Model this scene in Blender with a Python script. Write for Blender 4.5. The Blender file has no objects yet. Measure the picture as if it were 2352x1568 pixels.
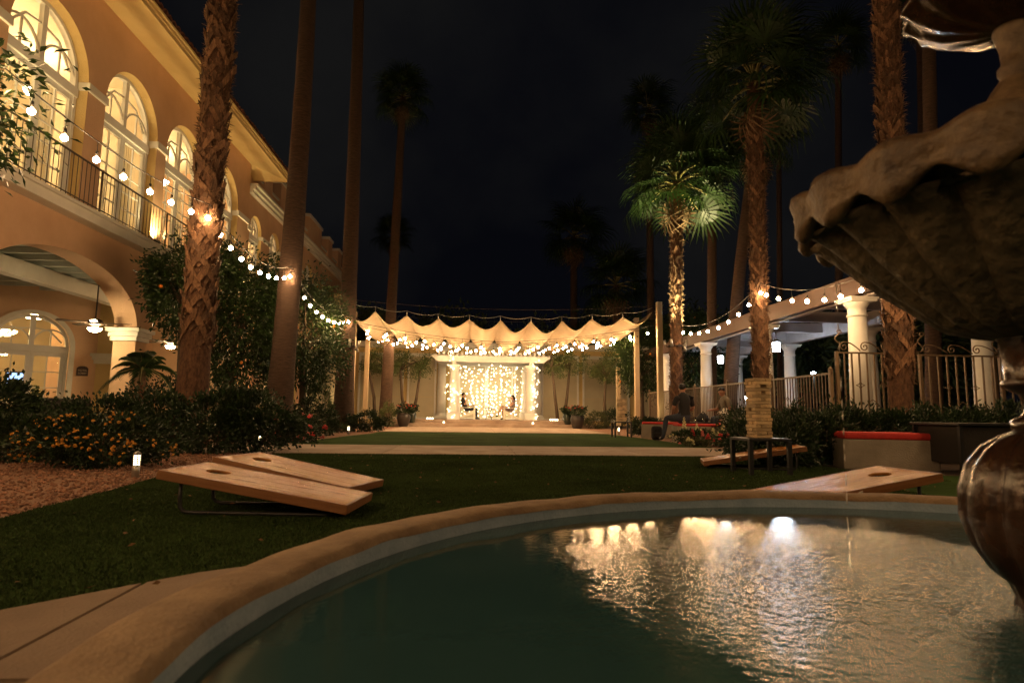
import bpy, bmesh, math, random
import numpy as np
from mathutils import Vector, Matrix, Euler
from mathutils.geometry import tessellate_polygon
rng = np.random.default_rng(7); random.seed(7)
R = math.radians; PI = math.pi
scene = bpy.context.scene
COL = scene.collection

# ------------------------------------------------------------------ camera
CAM_H, YAW, PITCH, ROLL = .66, R(3.46), R(6.6), R(.7)
cam_data = bpy.data.cameras.new('camera'); cam = bpy.data.objects.new('camera', cam_data); COL.objects.link(cam)
cam_data.sensor_width = 36; cam_data.lens = 36 * 1407 / 2352; cam_data.clip_start = .05; cam_data.clip_end = 600
CROT = Matrix.Rotation(-YAW, 3, 'Z') @ Matrix.Rotation(PI/2 + PITCH, 3, 'X') @ Matrix.Rotation(ROLL, 3, 'Z')
cam.matrix_world = Matrix.Translation((0, 0, CAM_H)) @ CROT.to_4x4()
cam_data.dof.use_dof = True; cam_data.dof.focus_distance = 12; cam_data.dof.aperture_fstop = 3.5
scene.camera = cam
def at(x, y, Y):                      # a point of the place: picture position (2352 px wide) at its real distance Y
    d = CROT @ Vector(((x - 1176) / 1407, (784 - y) / 1407, -1)); return Vector((0, 0, CAM_H)) + d * (Y / d.y)
# ------------------------------------------------------------------ night sky, faint moon, exposure
world = bpy.data.worlds.new('World'); scene.world = world; world.use_nodes = True
wn = world.node_tree; wn.nodes.clear()
w_out = wn.nodes.new('ShaderNodeOutputWorld'); w_bg = wn.nodes.new('ShaderNodeBackground')
w_sky = wn.nodes.new('ShaderNodeTexSky'); w_sky.sky_type = 'NISHITA'; w_sky.sun_disc = False
w_sky.sun_elevation = R(4); w_sky.sun_rotation = R(200); w_sky.air_density = 1.2
w_tc = wn.nodes.new('ShaderNodeTexCoord'); w_no = wn.nodes.new('ShaderNodeTexNoise'); w_no.inputs['Scale'].default_value = 2.2
w_no.inputs['Detail'].default_value = 6; w_no.inputs['Roughness'].default_value = .5
w_rp = wn.nodes.new('ShaderNodeValToRGB'); w_rp.color_ramp.elements[0].position = .42; w_rp.color_ramp.elements[1].position = .68
w_rp.color_ramp.elements[0].color = (.0014, .0015, .0026, 1); w_rp.color_ramp.elements[1].color = (.0056, .0055, .0055, 1)
w_mx = wn.nodes.new('ShaderNodeMix'); w_mx.data_type = 'RGBA'; w_mx.blend_type = 'ADD'
w_sc = wn.nodes.new('ShaderNodeMix'); w_sc.data_type = 'RGBA'; w_sc.blend_type = 'MIX'; w_sc.inputs[0].default_value = .0001
w_sc.inputs[6].default_value = (0, 0, 0, 1)
wn.links.new(w_tc.outputs['Generated'], w_no.inputs['Vector']); wn.links.new(w_no.outputs['Fac'], w_rp.inputs['Fac'])
wn.links.new(w_sky.outputs['Color'], w_sc.inputs[7])
w_mx.inputs[0].default_value = 1; wn.links.new(w_rp.outputs['Color'], w_mx.inputs[6]); wn.links.new(w_sc.outputs[2], w_mx.inputs[7])
wn.links.new(w_mx.outputs[2], w_bg.inputs['Color']); w_bg.inputs['Strength'].default_value = 1.0
wn.links.new(w_bg.outputs['Background'], w_out.inputs['Surface'])
moon_d = bpy.data.lights.new('moon', 'SUN'); moon_d.energy = .006; moon_d.angle = R(.5); moon_d.color = (.8, .88, 1)
moon = bpy.data.objects.new('moon', moon_d); COL.objects.link(moon); moon.rotation_euler = (R(50), 0, R(20))
scene.view_settings.view_transform = 'Standard'; scene.view_settings.look = 'None'
scene.view_settings.exposure = .28; scene.view_settings.gamma = 1
scene.cycles.use_denoising = True; scene.cycles.sample_clamp_indirect = 6; scene.cycles.max_bounces = 6
scene.cycles.diffuse_bounces = 3; scene.cycles.glossy_bounces = 3; scene.cycles.transparent_max_bounces = 16
scene.cycles.transmission_bounces = 3; scene.cycles.use_adaptive_sampling = False
scene.cycles.caustics_reflective = False; scene.cycles.caustics_refractive = False
try: scene.cycles.use_light_tree = True
except Exception: pass
# warm bulb strengths of the place's own lamps
BULB, FAIRY, WARM = 300., 18., (1, .60, .28)

# ------------------------------------------------------------------ materials
MATS = {}
def nodes_of(name):
    m = bpy.data.materials.new(name); m.use_nodes = True; MATS[name] = m
    return m, m.node_tree.nodes, m.node_tree.links, m.node_tree.nodes['Principled BSDF']
def mat(name, col, rough=.6, var=.18, scale=6., bump=0., bscale=40., metal=0., spec=.5, col2=None, stretch=None, island=0., trans=0., detail=5, coat=0., bdist=.02, ior=1.5):
    """principled, colour broken up by noise, optional second colour, fine bump, per-piece tint"""
    m, N, L, p = nodes_of(name)
    tc = N.new('ShaderNodeTexCoord'); vec = tc.outputs['Object']
    if stretch:
        mp = N.new('ShaderNodeMapping'); mp.inputs['Scale'].default_value = stretch; L.new(vec, mp.inputs['Vector']); vec = mp.outputs['Vector']
    no = N.new('ShaderNodeTexNoise'); no.inputs['Scale'].default_value = scale; no.inputs['Detail'].default_value = detail; no.inputs['Roughness'].default_value = .62
    L.new(vec, no.inputs['Vector'])
    rp = N.new('ShaderNodeValToRGB'); a, b = rp.color_ramp.elements; a.position, b.position = .33, .68
    c2 = col2 if col2 else tuple(min(1, c * (1 + var)) for c in col)
    c1 = col if col2 else tuple(c * (1 - var) for c in col)
    a.color = (*c1, 1); b.color = (*c2, 1); L.new(no.outputs['Fac'], rp.inputs['Fac'])
    out = rp.outputs['Color']
    if island:
        g = N.new('ShaderNodeNewGeometry'); oi = N.new('ShaderNodeObjectInfo'); ad = N.new('ShaderNodeMath'); ad.operation = 'ADD'
        fr = N.new('ShaderNodeMath'); fr.operation = 'FRACT'; L.new(g.outputs['Random Per Island'], ad.inputs[0]); L.new(oi.outputs['Random'], ad.inputs[1]); L.new(ad.outputs[0], fr.inputs[0])
        mr = N.new('ShaderNodeMapRange'); mr.inputs['To Min'].default_value = 1 - island; mr.inputs['To Max'].default_value = 1 + island; L.new(fr.outputs[0], mr.inputs['Value'])
        hs = N.new('ShaderNodeHueSaturation'); L.new(mr.outputs[0], hs.inputs['Value']); L.new(out, hs.inputs['Color']); out = hs.outputs['Color']
    L.new(out, p.inputs['Base Color'])
    p.inputs['IOR'].default_value = ior; p.inputs['Roughness'].default_value = rough; p.inputs['Metallic'].default_value = metal
    p.inputs['Specular IOR Level'].default_value = spec; p.inputs['Coat Weight'].default_value = coat; p.inputs['Coat Roughness'].default_value = .12
    if bump:
        n2 = N.new('ShaderNodeTexNoise'); n2.inputs['Scale'].default_value = bscale; n2.inputs['Detail'].default_value = 6; L.new(vec, n2.inputs['Vector'])
        bp = N.new('ShaderNodeBump'); bp.inputs['Strength'].default_value = bump; bp.inputs['Distance'].default_value = bdist
        L.new(n2.outputs['Fac'], bp.inputs['Height']); L.new(bp.outputs['Normal'], p.inputs['Normal'])
    if trans:
        tr = N.new('ShaderNodeBsdfTranslucent'); L.new(out, tr.inputs['Color']); mx = N.new('ShaderNodeMixShader'); mx.inputs[0].default_value = trans
        o = N['Material Output']; L.new(p.outputs[0], mx.inputs[1]); L.new(tr.outputs[0], mx.inputs[2]); L.new(mx.outputs[0], o.inputs['Surface'])
    return m
def emit(name, col, s):
    m = bpy.data.materials.new(name); m.use_nodes = True; N = m.node_tree.nodes; N.clear()
    e = N.new('ShaderNodeEmission'); e.inputs['Color'].default_value = (*col, 1); e.inputs['Strength'].default_value = s
    o = N.new('ShaderNodeOutputMaterial'); m.node_tree.links.new(e.outputs[0], o.inputs['Surface']); MATS[name] = m; return m
def glass(name, tint=(.95, .97, .95), refl=.09):
    m = bpy.data.materials.new(name); m.use_nodes = True; N = m.node_tree.nodes; L = m.node_tree.links; N.clear()
    t = N.new('ShaderNodeBsdfTransparent'); t.inputs[0].default_value = (*tint, 1); g = N.new('ShaderNodeBsdfGlossy'); g.inputs['Roughness'].default_value = .02
    mx = N.new('ShaderNodeMixShader'); mx.inputs[0].default_value = refl; o = N.new('ShaderNodeOutputMaterial')
    L.new(t.outputs[0], mx.inputs[1]); L.new(g.outputs[0], mx.inputs[2]); L.new(mx.outputs[0], o.inputs['Surface']); MATS[name] = m; return m
mat('stucco', (.55, .345, .205), .88, 0, .55, .55, 45, col2=(.70, .46, .285), detail=9)
mat('stucco_yellow', (.60, .43, .18), .88, 0, .8, .5, 45, col2=(.72, .54, .25), detail=9)
mat('stucco_cream', (.70, .58, .40), .8, .06, 1.5, .15, 60)
mat('trim', (.70, .67, .58), .55, .06, 3, .1, 50)
mat('white_paint', (.78, .77, .72), .45, .05, 3, .06, 60)
mat('ceiling_paint', (.52, .55, .50), .7, .06, 3, .1, 40)
mat('iron', (.07, .05, .035), .45, .2, 20, .2, 120)
mat('fence_paint', (.17, .115, .065), .5, .15, 9, .1, 90)
mat('black_metal', (.018, .018, .019), .38, .2, 30, .05, 200)
mat('black_plastic', (.02, .02, .02), .5, .2, 30)
mat('concrete', (.30, .22, .165), .85, 0, 1.6, .4, 90, col2=(.48, .38, .30), island=.10, detail=9)
mat('apron_concrete', (.17, .115, .075), .85, 0, 1.3, .4, 80, col2=(.29, .21, .145), detail=9)
mat('bench_concrete', (.22, .19, .145), .8, 0, 3.5, .35, 60, col2=(.33, .285, .225))
mat('rim_concrete', (.20, .125, .066), .8, 0, 5, .6, 70, col2=(.37, .255, .145), detail=10)
mat('pool_wall', (.26, .36, .46), .7, 0, 6, .35, 60, col2=(.40, .50, .60), detail=9)
mat('gravel', (.17, .080, .046), .9, 0, 45, .8, 60, col2=(.34, .20, .13))
mat('stone_chip', (.25, .125, .075), .85, .25, 30, island=.45)
mat('soil', (.07, .045, .03), .95, .3, 8, .6, 30)
mat('turf', (.026, .052, .012), 1, 0, 1.1, .7, 260, col2=(.052, .098, .024), spec=.05, detail=10)
mat('turf_blade', (.027, .045, .012), .8, 0, 1.1, island=.4, spec=.12, col2=(.052, .083, .023), detail=8)
mat('dry_leaf', (.20, .11, .045), .8, .4, 9, island=.5)
mat('tile', (.22, .09, .045), .85, .25, 9, .3, 40)
mat('sign_brown', (.055, .028, .02), .5, .1, 9)
mat('sign_letter', (.55, .48, .36), .5, .05, 9)
mat('bark_rough', (.055, .026, .014), .95, 0, 22, .9, 60, col2=(.17, .085, .045), stretch=(1, 1, .45))
mat('bark_ring', (.058, .033, .021), .92, 0, 7, 1., 22, col2=(.175, .105, .068), stretch=(1, 1, 9), detail=8, bdist=.05)
mat('boot', (.075, .034, .017), .8, 0, 9, .6, 70, col2=(.25, .135, .068), island=.5, stretch=(2, 2, .6))
mat('fibre', (.13, .075, .04), .95, .4, 30, .8, 90, island=.3)
mat('frond', (.024, .052, .012), .45, .2, 5, island=.35, trans=.22)
mat('frond_dry', (.16, .10, .05), .8, .3, 6, island=.35)
mat('petiole', (.22, .20, .07), .5, .2, 8)
mat('citrus', (.024, .050, .010), .38, .2, 5, island=.4, trans=.22)
mat('shrub', (.020, .040, .012), .4, .2, 5, island=.45, trans=.15)
mat('shrub_dry', (.06, .075, .022), .5, .2, 5, island=.4, trans=.18)
mat('olive', (.095, .13, .04), .5, .2, 5, island=.35, trans=.25)
mat('far_leaf', (.055, .085, .028), .6, .2, 5, island=.35, trans=.15)
mat('bark', (.10, .07, .045), .9, .3, 12, .7, 50, stretch=(1, 1, .3))
mat('orange_peel', (.75, .24, .03), .45, .1, 12, .2, 150)
mat('lantana', (.50, .20, .02), .7, 0, 50, .6, 90, col2=(.62, .32, .035))
mat('red_flower', (.55, .03, .03), .55, .2, 40, .5, 80)
mat('pink_flower', (.60, .14, .13), .55, .2, 40, .5, 80)
mat('cream_flower', (.65, .60, .33), .55, .15, 40, .5, 80)
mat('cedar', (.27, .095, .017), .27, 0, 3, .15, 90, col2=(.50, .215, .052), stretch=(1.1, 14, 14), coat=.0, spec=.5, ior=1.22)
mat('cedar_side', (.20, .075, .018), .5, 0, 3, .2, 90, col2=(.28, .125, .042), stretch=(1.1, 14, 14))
mat('pine', (.46, .32, .17), .6, 0, 4, .2, 80, col2=(.62, .46, .26), island=.42, stretch=(2, 8, 8))
mat('post_wood', (.55, .42, .26), .65, .08, 4, .15, 60, stretch=(5, 5, .6))
mat('beam_wood', (.045, .015, .005), .6, .12, 3, .2, 60, stretch=(6, .5, 6))
mat('beam_grey', (.42, .38, .37), .6, .1, 3, .1, 60)
mat('canvas', (.62, .50, .33), .85, .08, 3, .25, 240, trans=.30)
mat('cushion', (.50, .028, .022), .8, .12, 14, .3, 180)
mat('bronze', (.016, .007, .004), .24, 0, 7, .35, 26, col2=(.050, .023, .011), coat=.3)
mat('bowl_under', (.035, .030, .016), .7, 0, 9, .9, 24, col2=(.13, .10, .055), detail=9)
mat('bowl_lip', (.034, .018, .008), .5, 0, 9, .55, 34, col2=(.19, .13, .066), detail=10)
mat('glaze', (.02, .035, .028), .15, .3, 5, coat=.4)
mat('terracotta', (.035, .03, .028), .35, .2, 5)
mat('steel', (.42, .40, .36), .35, .1, 9, metal=.8)
mat('skin', (.46, .25, .16), .5, .06, 9)
mat('skin_tan', (.36, .18, .11), .5, .06, 9)
mat('hair', (.012, .009, .008), .45, .3, 60, .4, 90, stretch=(4, 4, 1))
mat('shirt_black', (.013, .012, .014), .85, .2, 30, .3, 160)
mat('shirt_grey', (.19, .165, .125), .85, .15, 30, .3, 160)
mat('jeans', (.035, .045, .07), .85, .2, 30, .3, 160)
mat('shoe', (.015, .014, .014), .5, .1, 20)
mat('dress', (.03, .018, .03), .8, 0, 28, .1, 60, col2=(.42, .33, .36))
mat('adirondack', (.80, .76, .62), .5, .05, 8, .1, 60)
mat('paper_white', (.75, .72, .66), .8, .05, 8)
mat('panel_pale', (.54, .48, .33), .6, .05, 2, .05, 30)
mat('sofa_wicker', (.022, .018, .015), .8, .3, 60, .6, 120)
mat('rope', (.5, .46, .36), .9, .1, 60)
mat('dark_room', (.05, .045, .04), .8, .1, 3)
mat('room_wall', (.80, .68, .48), .85, .04, 2)
mat('curtain', (.85, .76, .58), .85, .05, 3, trans=.3)
mat('water_drop', (.6, .55, .5), .08, .1, 9)
glass('pane'); glass('tumbler', (.9, .9, .88), .25)
emit('bulb_glow', WARM, BULB); emit('fairy_glow', (1, .78, .45), FAIRY); emit('swag_glow', (1, .78, .45), 6.)
emit('lantern_glow', (.70, .85, 1), 120.); emit('chandelier_glow', (1, .70, .32), 26.); emit('fan_glow', (1, .74, .38), 130.)
emit('room_glow', (1, .76, .44), 62.); emit('bollard_glow', (1, .78, .42), 14.); emit('screen_glow', (.35, .55, 1), 2.2); emit('flood_glow', (1, .85, .45), 60.)
emit('lantern_dim', (.75, .88, 1), 45.); emit('far_glow', (.75, .9, 1), 40.)
# water: murky green body, wet sheen, ripples that grow towards the dripping fountain
def water_mat(cx, cy):
    m, N, L, p = nodes_of('water')
    tc = N.new('ShaderNodeTexCoord'); v = tc.outputs['Object']
    n0 = N.new('ShaderNodeTexNoise'); n0.inputs['Scale'].default_value = 2.2; n0.inputs['Detail'].default_value = 4; L.new(v, n0.inputs['Vector'])
    rp = N.new('ShaderNodeValToRGB'); rp.color_ramp.elements[0].color = (.016, .052, .058, 1); rp.color_ramp.elements[1].color = (.038, .088, .090, 1); L.new(n0.outputs['Fac'], rp.inputs['Fac']); L.new(rp.outputs['Color'], p.inputs['Base Color'])
    p.inputs['Roughness'].default_value = .04; p.inputs['IOR'].default_value = 1.33; p.inputs['Specular IOR Level'].default_value = .5
    na = N.new('ShaderNodeTexNoise'); na.inputs['Scale'].default_value = 33; na.inputs['Detail'].default_value = 3; L.new(v, na.inputs['Vector'])
    nb = N.new('ShaderNodeTexNoise'); nb.inputs['Scale'].default_value = 150; nb.inputs['Detail'].default_value = 2; L.new(v, nb.inputs['Vector'])
    ad = N.new('ShaderNodeMath'); ad.operation = 'MULTIPLY_ADD'; ad.inputs[1].default_value = .35; L.new(nb.outputs['Fac'], ad.inputs[0]); L.new(na.outputs['Fac'], ad.inputs[2])
    ds = N.new('ShaderNodeVectorMath'); ds.operation = 'DISTANCE'; ds.inputs[1].default_value = (cx, cy, 0); L.new(v, ds.inputs[0])
    mr = N.new('ShaderNodeMapRange'); mr.interpolation_type = 'SMOOTHSTEP'; mr.inputs['From Min'].default_value = .35; mr.inputs['From Max'].default_value = 1.85
    mr.inputs['To Min'].default_value = .25; mr.inputs['To Max'].default_value = .010; nd = N.new('ShaderNodeTexNoise'); nd.inputs['Scale'].default_value = 2.6; nd.inputs['Detail'].default_value = 4; L.new(v, nd.inputs['Vector']); am = N.new('ShaderNodeMath'); am.operation = 'MULTIPLY_ADD'; am.inputs[1].default_value = .5; L.new(nd.outputs['Fac'], am.inputs[0]); L.new(ds.outputs['Value'], am.inputs[2]); sb = N.new('ShaderNodeMath'); sb.operation = 'SUBTRACT'; sb.inputs[1].default_value = .25; L.new(am.outputs[0], sb.inputs[0]); L.new(sb.outputs[0], mr.inputs['Value'])
    bp = N.new('ShaderNodeBump'); bp.inputs['Distance'].default_value = .02; L.new(mr.outputs[0], bp.inputs['Strength']); L.new(ad.outputs[0], bp.inputs['Height']); L.new(bp.outputs['Normal'], p.inputs['Normal'])
    return m

# ------------------------------------------------------------------ builders
class MB:
    def __init__(s): s.v = []; s.f = []; s.mi = []; s.sm = []
    def add(s, verts, faces, mi=0, smooth=False):
        o = len(s.v); s.v.extend([tuple(v) for v in verts]); s.f.extend([tuple(i + o for i in f) for f in faces])
        s.mi.extend([mi] * len(faces)); s.sm.extend([smooth] * len(faces)); return s
    def box(s, x0, x1, y0, y1, z0, z1, mi=0, M=None):
        vs = [Vector((x, y, z)) for x in (x0, x1) for y in (y0, y1) for z in (z0, z1)]
        if M: vs = [M @ v for v in vs]
        return s.add(vs, [(0, 1, 3, 2), (4, 6, 7, 5), (0, 4, 5, 1), (2, 3, 7, 6), (0, 2, 6, 4), (1, 5, 7, 3)], mi)
    def tube(s, pts, rad, n=8, mi=0, caps=True, smooth=True):
        pts = [Vector(p) for p in pts]; k = len(pts)
        rad = list(rad) if hasattr(rad, '__len__') else [rad] * k
        d0 = (pts[1] - pts[0]).normalized(); up = Vector((0, 0, 1)) if abs(d0.z) < .9 else Vector((1, 0, 0))
        a = d0.cross(up).normalized(); vs = []
        for i, p in enumerate(pts):
            d = (pts[min(i + 1, k - 1)] - pts[max(i - 1, 0)])
            d = d.normalized() if d.length > 1e-9 else d0
            a = (a - d * a.dot(d)).normalized(); b = d.cross(a)
            vs += [p + (a * math.cos(2*PI*j/n) + b * math.sin(2*PI*j/n)) * rad[i] for j in range(n)]
        fs = [(i*n + j, i*n + (j+1) % n, (i+1)*n + (j+1) % n, (i+1)*n + j) for i in range(k-1) for j in range(n)]
        if caps: fs += [tuple(range(n))[::-1], tuple((k-1)*n + j for j in range(n))]
        return s.add(vs, fs, mi, smooth)
    def lathe(s, prof, n=24, c=(0, 0, 0), mi=0, mod=None, cap=True):
        vs = []
        for i, (r, z) in enumerate(prof):
            for j in range(n):
                a = 2*PI*j/n; rr, zz = (r, z) if mod is None else mod(r, z, a, i / (len(prof) - 1))
                vs.append((c[0] + rr*math.cos(a), c[1] + rr*math.sin(a), c[2] + zz))
        k = len(prof)
        fs = [(i*n + j, i*n + (j+1) % n, (i+1)*n + (j+1) % n, (i+1)*n + j) for i in range(k-1) for j in range(n)]
        if cap: fs += [tuple(range(n))[::-1], tuple((k-1)*n + j for j in range(n))]
        return s.add(vs, fs, mi, True)
    def ball(s, c, r, n=10, m=6, mi=0, sc=(1, 1, 1)):
        pr = [(max(1e-4, math.sin(PI*i/m)) , -math.cos(PI*i/m)) for i in range(m+1)]
        vs = [(c[0] + r*sc[0]*a*math.cos(2*PI*j/n), c[1] + r*sc[1]*a*math.sin(2*PI*j/n), c[2] + r*sc[2]*z) for a, z in pr for j in range(n)]
        fs = [(i*n + j, i*n + (j+1) % n, (i+1)*n + (j+1) % n, (i+1)*n + j) for i in range(m) for j in range(n)]
        return s.add(vs, fs, mi, True)
    def plate(s, outer, holes, t0, t1, frame, mi=0, reveal_mi=None):
        """a wall plate with holes; frame(u, v, t) -> xyz"""
        loops = [outer] + holes
        tri = tessellate_polygon([[Vector((u, v, 0)) for u, v in lp] for lp in loops])
        flat = [q for lp in loops for q in lp]; n = len(flat)
        s.add([frame(u, v, t0) for u, v in flat] + [frame(u, v, t1) for u, v in flat], [t for t in tri] + [(a+n, c+n, b+n) for a, b, c in tri], mi)
        for k, lp in enumerate(loops):
            m = len(lp); vs = [frame(u, v, t0) for u, v in lp] + [frame(u, v, t1) for u, v in lp]
            s.add(vs, [(i, (i+1) % m, m + (i+1) % m, m + i) for i in range(m)], (reveal_mi if reveal_mi is not None and k else mi))
        return s
    def mesh(s, name, mats):
        me = bpy.data.meshes.new(name); me.from_pydata([tuple(v) for v in s.v], [], s.f)
        for q in (mats if isinstance(mats, (list, tuple)) else [mats]): me.materials.append(MATS[q])
        me.polygons.foreach_set('material_index', s.mi); me.polygons.foreach_set('use_smooth', s.sm)
        me.update(); return me
    def build(s, name, mats, parent=None, world=True, bevel=0, **tags):
        if parent is not None and world:
            o = parent_loc(parent); s.v = [(v[0]-o[0], v[1]-o[1], v[2]-o[2]) for v in s.v]
        ob = bpy.data.objects.new(name, s.mesh(name, mats)); COL.objects.link(ob)
        if parent is not None: ob.parent = parent
        if bevel:
            b = ob.modifiers.new('bevel', 'BEVEL'); b.width = bevel; b.segments = 2; b.limit_method = 'ANGLE'; b.angle_limit = R(40)
        for k, v in tags.items(): ob[k] = v
        return ob
def parent_loc(p):
    o = Vector((0, 0, 0))
    while p is not None: o = o + p.location; p = p.parent
    return o
def thing(name, label, cat, loc=(0, 0, 0), rz=0, group=None):
    o = bpy.data.objects.new(name, None); COL.objects.link(o); o.location = loc; o.rotation_euler = (0, 0, rz); o.empty_display_size = .1
    o['label'] = label; o['category'] = cat
    if group: o['group'] = group
    return o
def inst(name, me, parent, M):
    o = bpy.data.objects.new(name, me); COL.objects.link(o); o.parent = parent; o.matrix_local = M; return o
def copy_tree(o, parent=None):
    c = o.copy(); COL.objects.link(c)
    if parent is not None: c.parent = parent
    for ch in list(o.children): copy_tree(ch, c)
    return c
def np_mesh(name, verts, faces, mname, smooth=False):
    me = bpy.data.meshes.new(name); nf, k = faces.shape
    me.vertices.add(len(verts)); me.vertices.foreach_set('co', verts.astype(np.float32).ravel())
    me.loops.add(nf*k); me.loops.foreach_set('vertex_index', faces.astype(np.int32).ravel())
    me.polygons.add(nf); me.polygons.foreach_set('loop_start', np.arange(0, nf*k, k, dtype=np.int32))
    me.polygons.foreach_set('use_smooth', np.full(nf, smooth)); me.update(calc_edges=True); me.validate(); me.materials.append(MATS[mname]); return me
def rand_dirs(n):
    d = rng.normal(size=(n, 3)); return d / np.linalg.norm(d, axis=1)[:, None]
def leaves(name, pts, outward, L, W, mname, parent=None, droop=.2, wild=.9):
    """folded leaf blades (two faces each) at pts; pts relative to the parent"""
    n = len(pts); d = outward + wild * rand_dirs(n) + np.array([0, 0, -droop]); d /= np.linalg.norm(d, axis=1)[:, None] + 1e-9
    s = np.cross(d, rand_dirs(n)); s /= np.linalg.norm(s, axis=1)[:, None] + 1e-9; up = np.cross(s, d)
    l = (L * rng.uniform(.65, 1.25, n))[:, None]; w = (W * rng.uniform(.7, 1.2, n))[:, None]
    a = pts; b = pts + d*l*.5 + s*w*.5 + up*w*.18; c = pts + d*l; e = pts + d*l*.5 - s*w*.5 + up*w*.18
    v = np.stack([a, b, c, e], 1).reshape(-1, 3); i = np.arange(n)[:, None]*4
    f = np.concatenate([i + np.array([0, 1, 2]), i + np.array([0, 2, 3])])
    ob = bpy.data.objects.new(name, np_mesh(name, v, f, mname)); COL.objects.link(ob); ob['kind'] = 'stuff'
    if parent is not None: ob.parent = parent
    return ob
def clump_points(n, rad, clumps=40, tight=.28, hollow=.55, zmin=None):
    c = rand_dirs(clumps) * (rng.uniform(hollow, 1., clumps) ** .7)[:, None]
    k = rng.integers(0, clumps, n); p = c[k] + rng.normal(size=(n, 3)) * tight * rng.uniform(.6, 1.1, clumps)[k][:, None] * .55
    o = p / (np.linalg.norm(p, axis=1)[:, None] + 1e-6); p = p * np.array(rad)
    if zmin is not None: m = p[:, 2] > zmin; p, o = p[m], o[m]
    return p, o
def shrub(label, cat, loc, rad, n, L, W, mname='shrub', group=None, name='shrub', clumps=40, flower=None, fm=None, fn=0, stems=6):
    t = thing(name, label, cat, loc, 0, group); zc = rad[2] * .92
    p, o = clump_points(int(n*1.5), rad, clumps, .30, .50, -zc); p[:, 2] += zc
    leaves('foliage', p, o, L*.9, W*.95, mname, t, -.25, .75)
    mb = MB()
    for k in range(stems):
        a = 2*PI*k/stems; mb.tube([(0.03*math.cos(a), .03*math.sin(a), 0), (rad[0]*.35*math.cos(a), rad[1]*.35*math.sin(a), zc*.8), (rad[0]*.6*math.cos(a), rad[1]*.6*math.sin(a), zc*1.35)], [.016, .011, .005], 5)
    mb.build('stem', 'bark', t, world=False)
    if flower is not None:
        q, oo = clump_points(fn * 3, rad, clumps, .25, .85, -zc*.6); q = q[:fn]; oo = oo[:fn]; oo[:, 1] = np.where(oo[:, 1] > .35, -oo[:, 1], oo[:, 1]); q = oo * np.array(rad) * rng.uniform(1.0, 1.16, (len(q), 1)); q[:, 2] += zc
        for a in q:
            if a[2] > .04: inst('flower', flower if not isinstance(flower, list) else random.choice(flower), t, Matrix.LocRotScale(Vector(a), Euler((random.random(), random.random(), random.random()*6)), Vector([random.uniform(.7, 1.25)]*3)))
    return t
def flower_mesh(name, m, r, petals=7):
    mb = MB()
    for k in range(petals):
        a = 2*PI*k/petals; b = r * (.55 if k % 2 else .62)
        mb.ball((b*math.cos(a), b*math.sin(a), .2*r*math.sin(3*a)), r*.42, 5, 3, 0, (1, 1, .75))
    mb.ball((0, 0, r*.3), r*.5, 5, 3); return mb.mesh(name, m)
def tree(name, label, loc, height, crown, n, L, W, mname, trunk_r=.1, forks=5, group=None, clumps=60, fruit=0, cz=None, lean=(0, 0), droop=.3, twin=1, hollow=.45):
    """trunk > limbs, crown of leaf clumps, oranges as parts"""
    t = thing(name, label, 'tree', loc, 0, group); cz = cz if cz else height - crown[2]
    cc = np.array([lean[0], lean[1], cz]); mb = MB()
    for k in range(twin):
        a = 2*PI*k/max(1, twin) + .4; off = .0 if twin == 1 else .12
        base = Vector((off*math.cos(a), off*math.sin(a), -.05)); sp = 0 if twin == 1 else .5
        top = Vector((lean[0]*.8 + sp*math.cos(a), lean[1]*.8 + sp*math.sin(a), cz - crown[2]*.45))
        mid = base.lerp(top, .5) + Vector((random.uniform(-.1, .1), random.uniform(-.1, .1), 0))
        mb.tube([base, mid, top], [trunk_r*1.25, trunk_r, trunk_r*.7], 9)
        for j in range(forks):
            b = 2*PI*j/forks + random.random(); e = Vector((lean[0] + crown[0]*.72*math.cos(b), lean[1] + crown[1]*.72*math.sin(b), cz + random.uniform(-.2, .6)*crown[2]))
            m2 = top.lerp(e, .5) + Vector((random.uniform(-.1, .1), random.uniform(-.1, .1), .12))
            mb.tube([top, m2, e], [trunk_r*.55, trunk_r*.36, trunk_r*.14], 6)
    mb.build('trunk', 'bark', t, world=False)
    p, o = clump_points(n, crown, clumps, .33, hollow); leaves('crown', p + cc, o, L, W, mname, t, droop)
    if fruit:
        fm = fruit_mesh(); q = rand_dirs(fruit) * np.array(crown) * .95 + cc
        for a in q: inst('orange', fm, t, Matrix.Translation(Vector(a)))
    return t
_fm = []
def fruit_mesh():
    if not _fm: _fm.append(MB().ball((0, 0, 0), .042, 10, 7).mesh('orange', 'orange_peel'))
    return _fm[0]
def catenary(a, b, sag, n=24):
    a, b = Vector(a), Vector(b); return [a.lerp(b, i/n) + Vector((0, 0, -4*sag*(i/n)*(1 - i/n))) for i in range(n + 1)]
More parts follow.
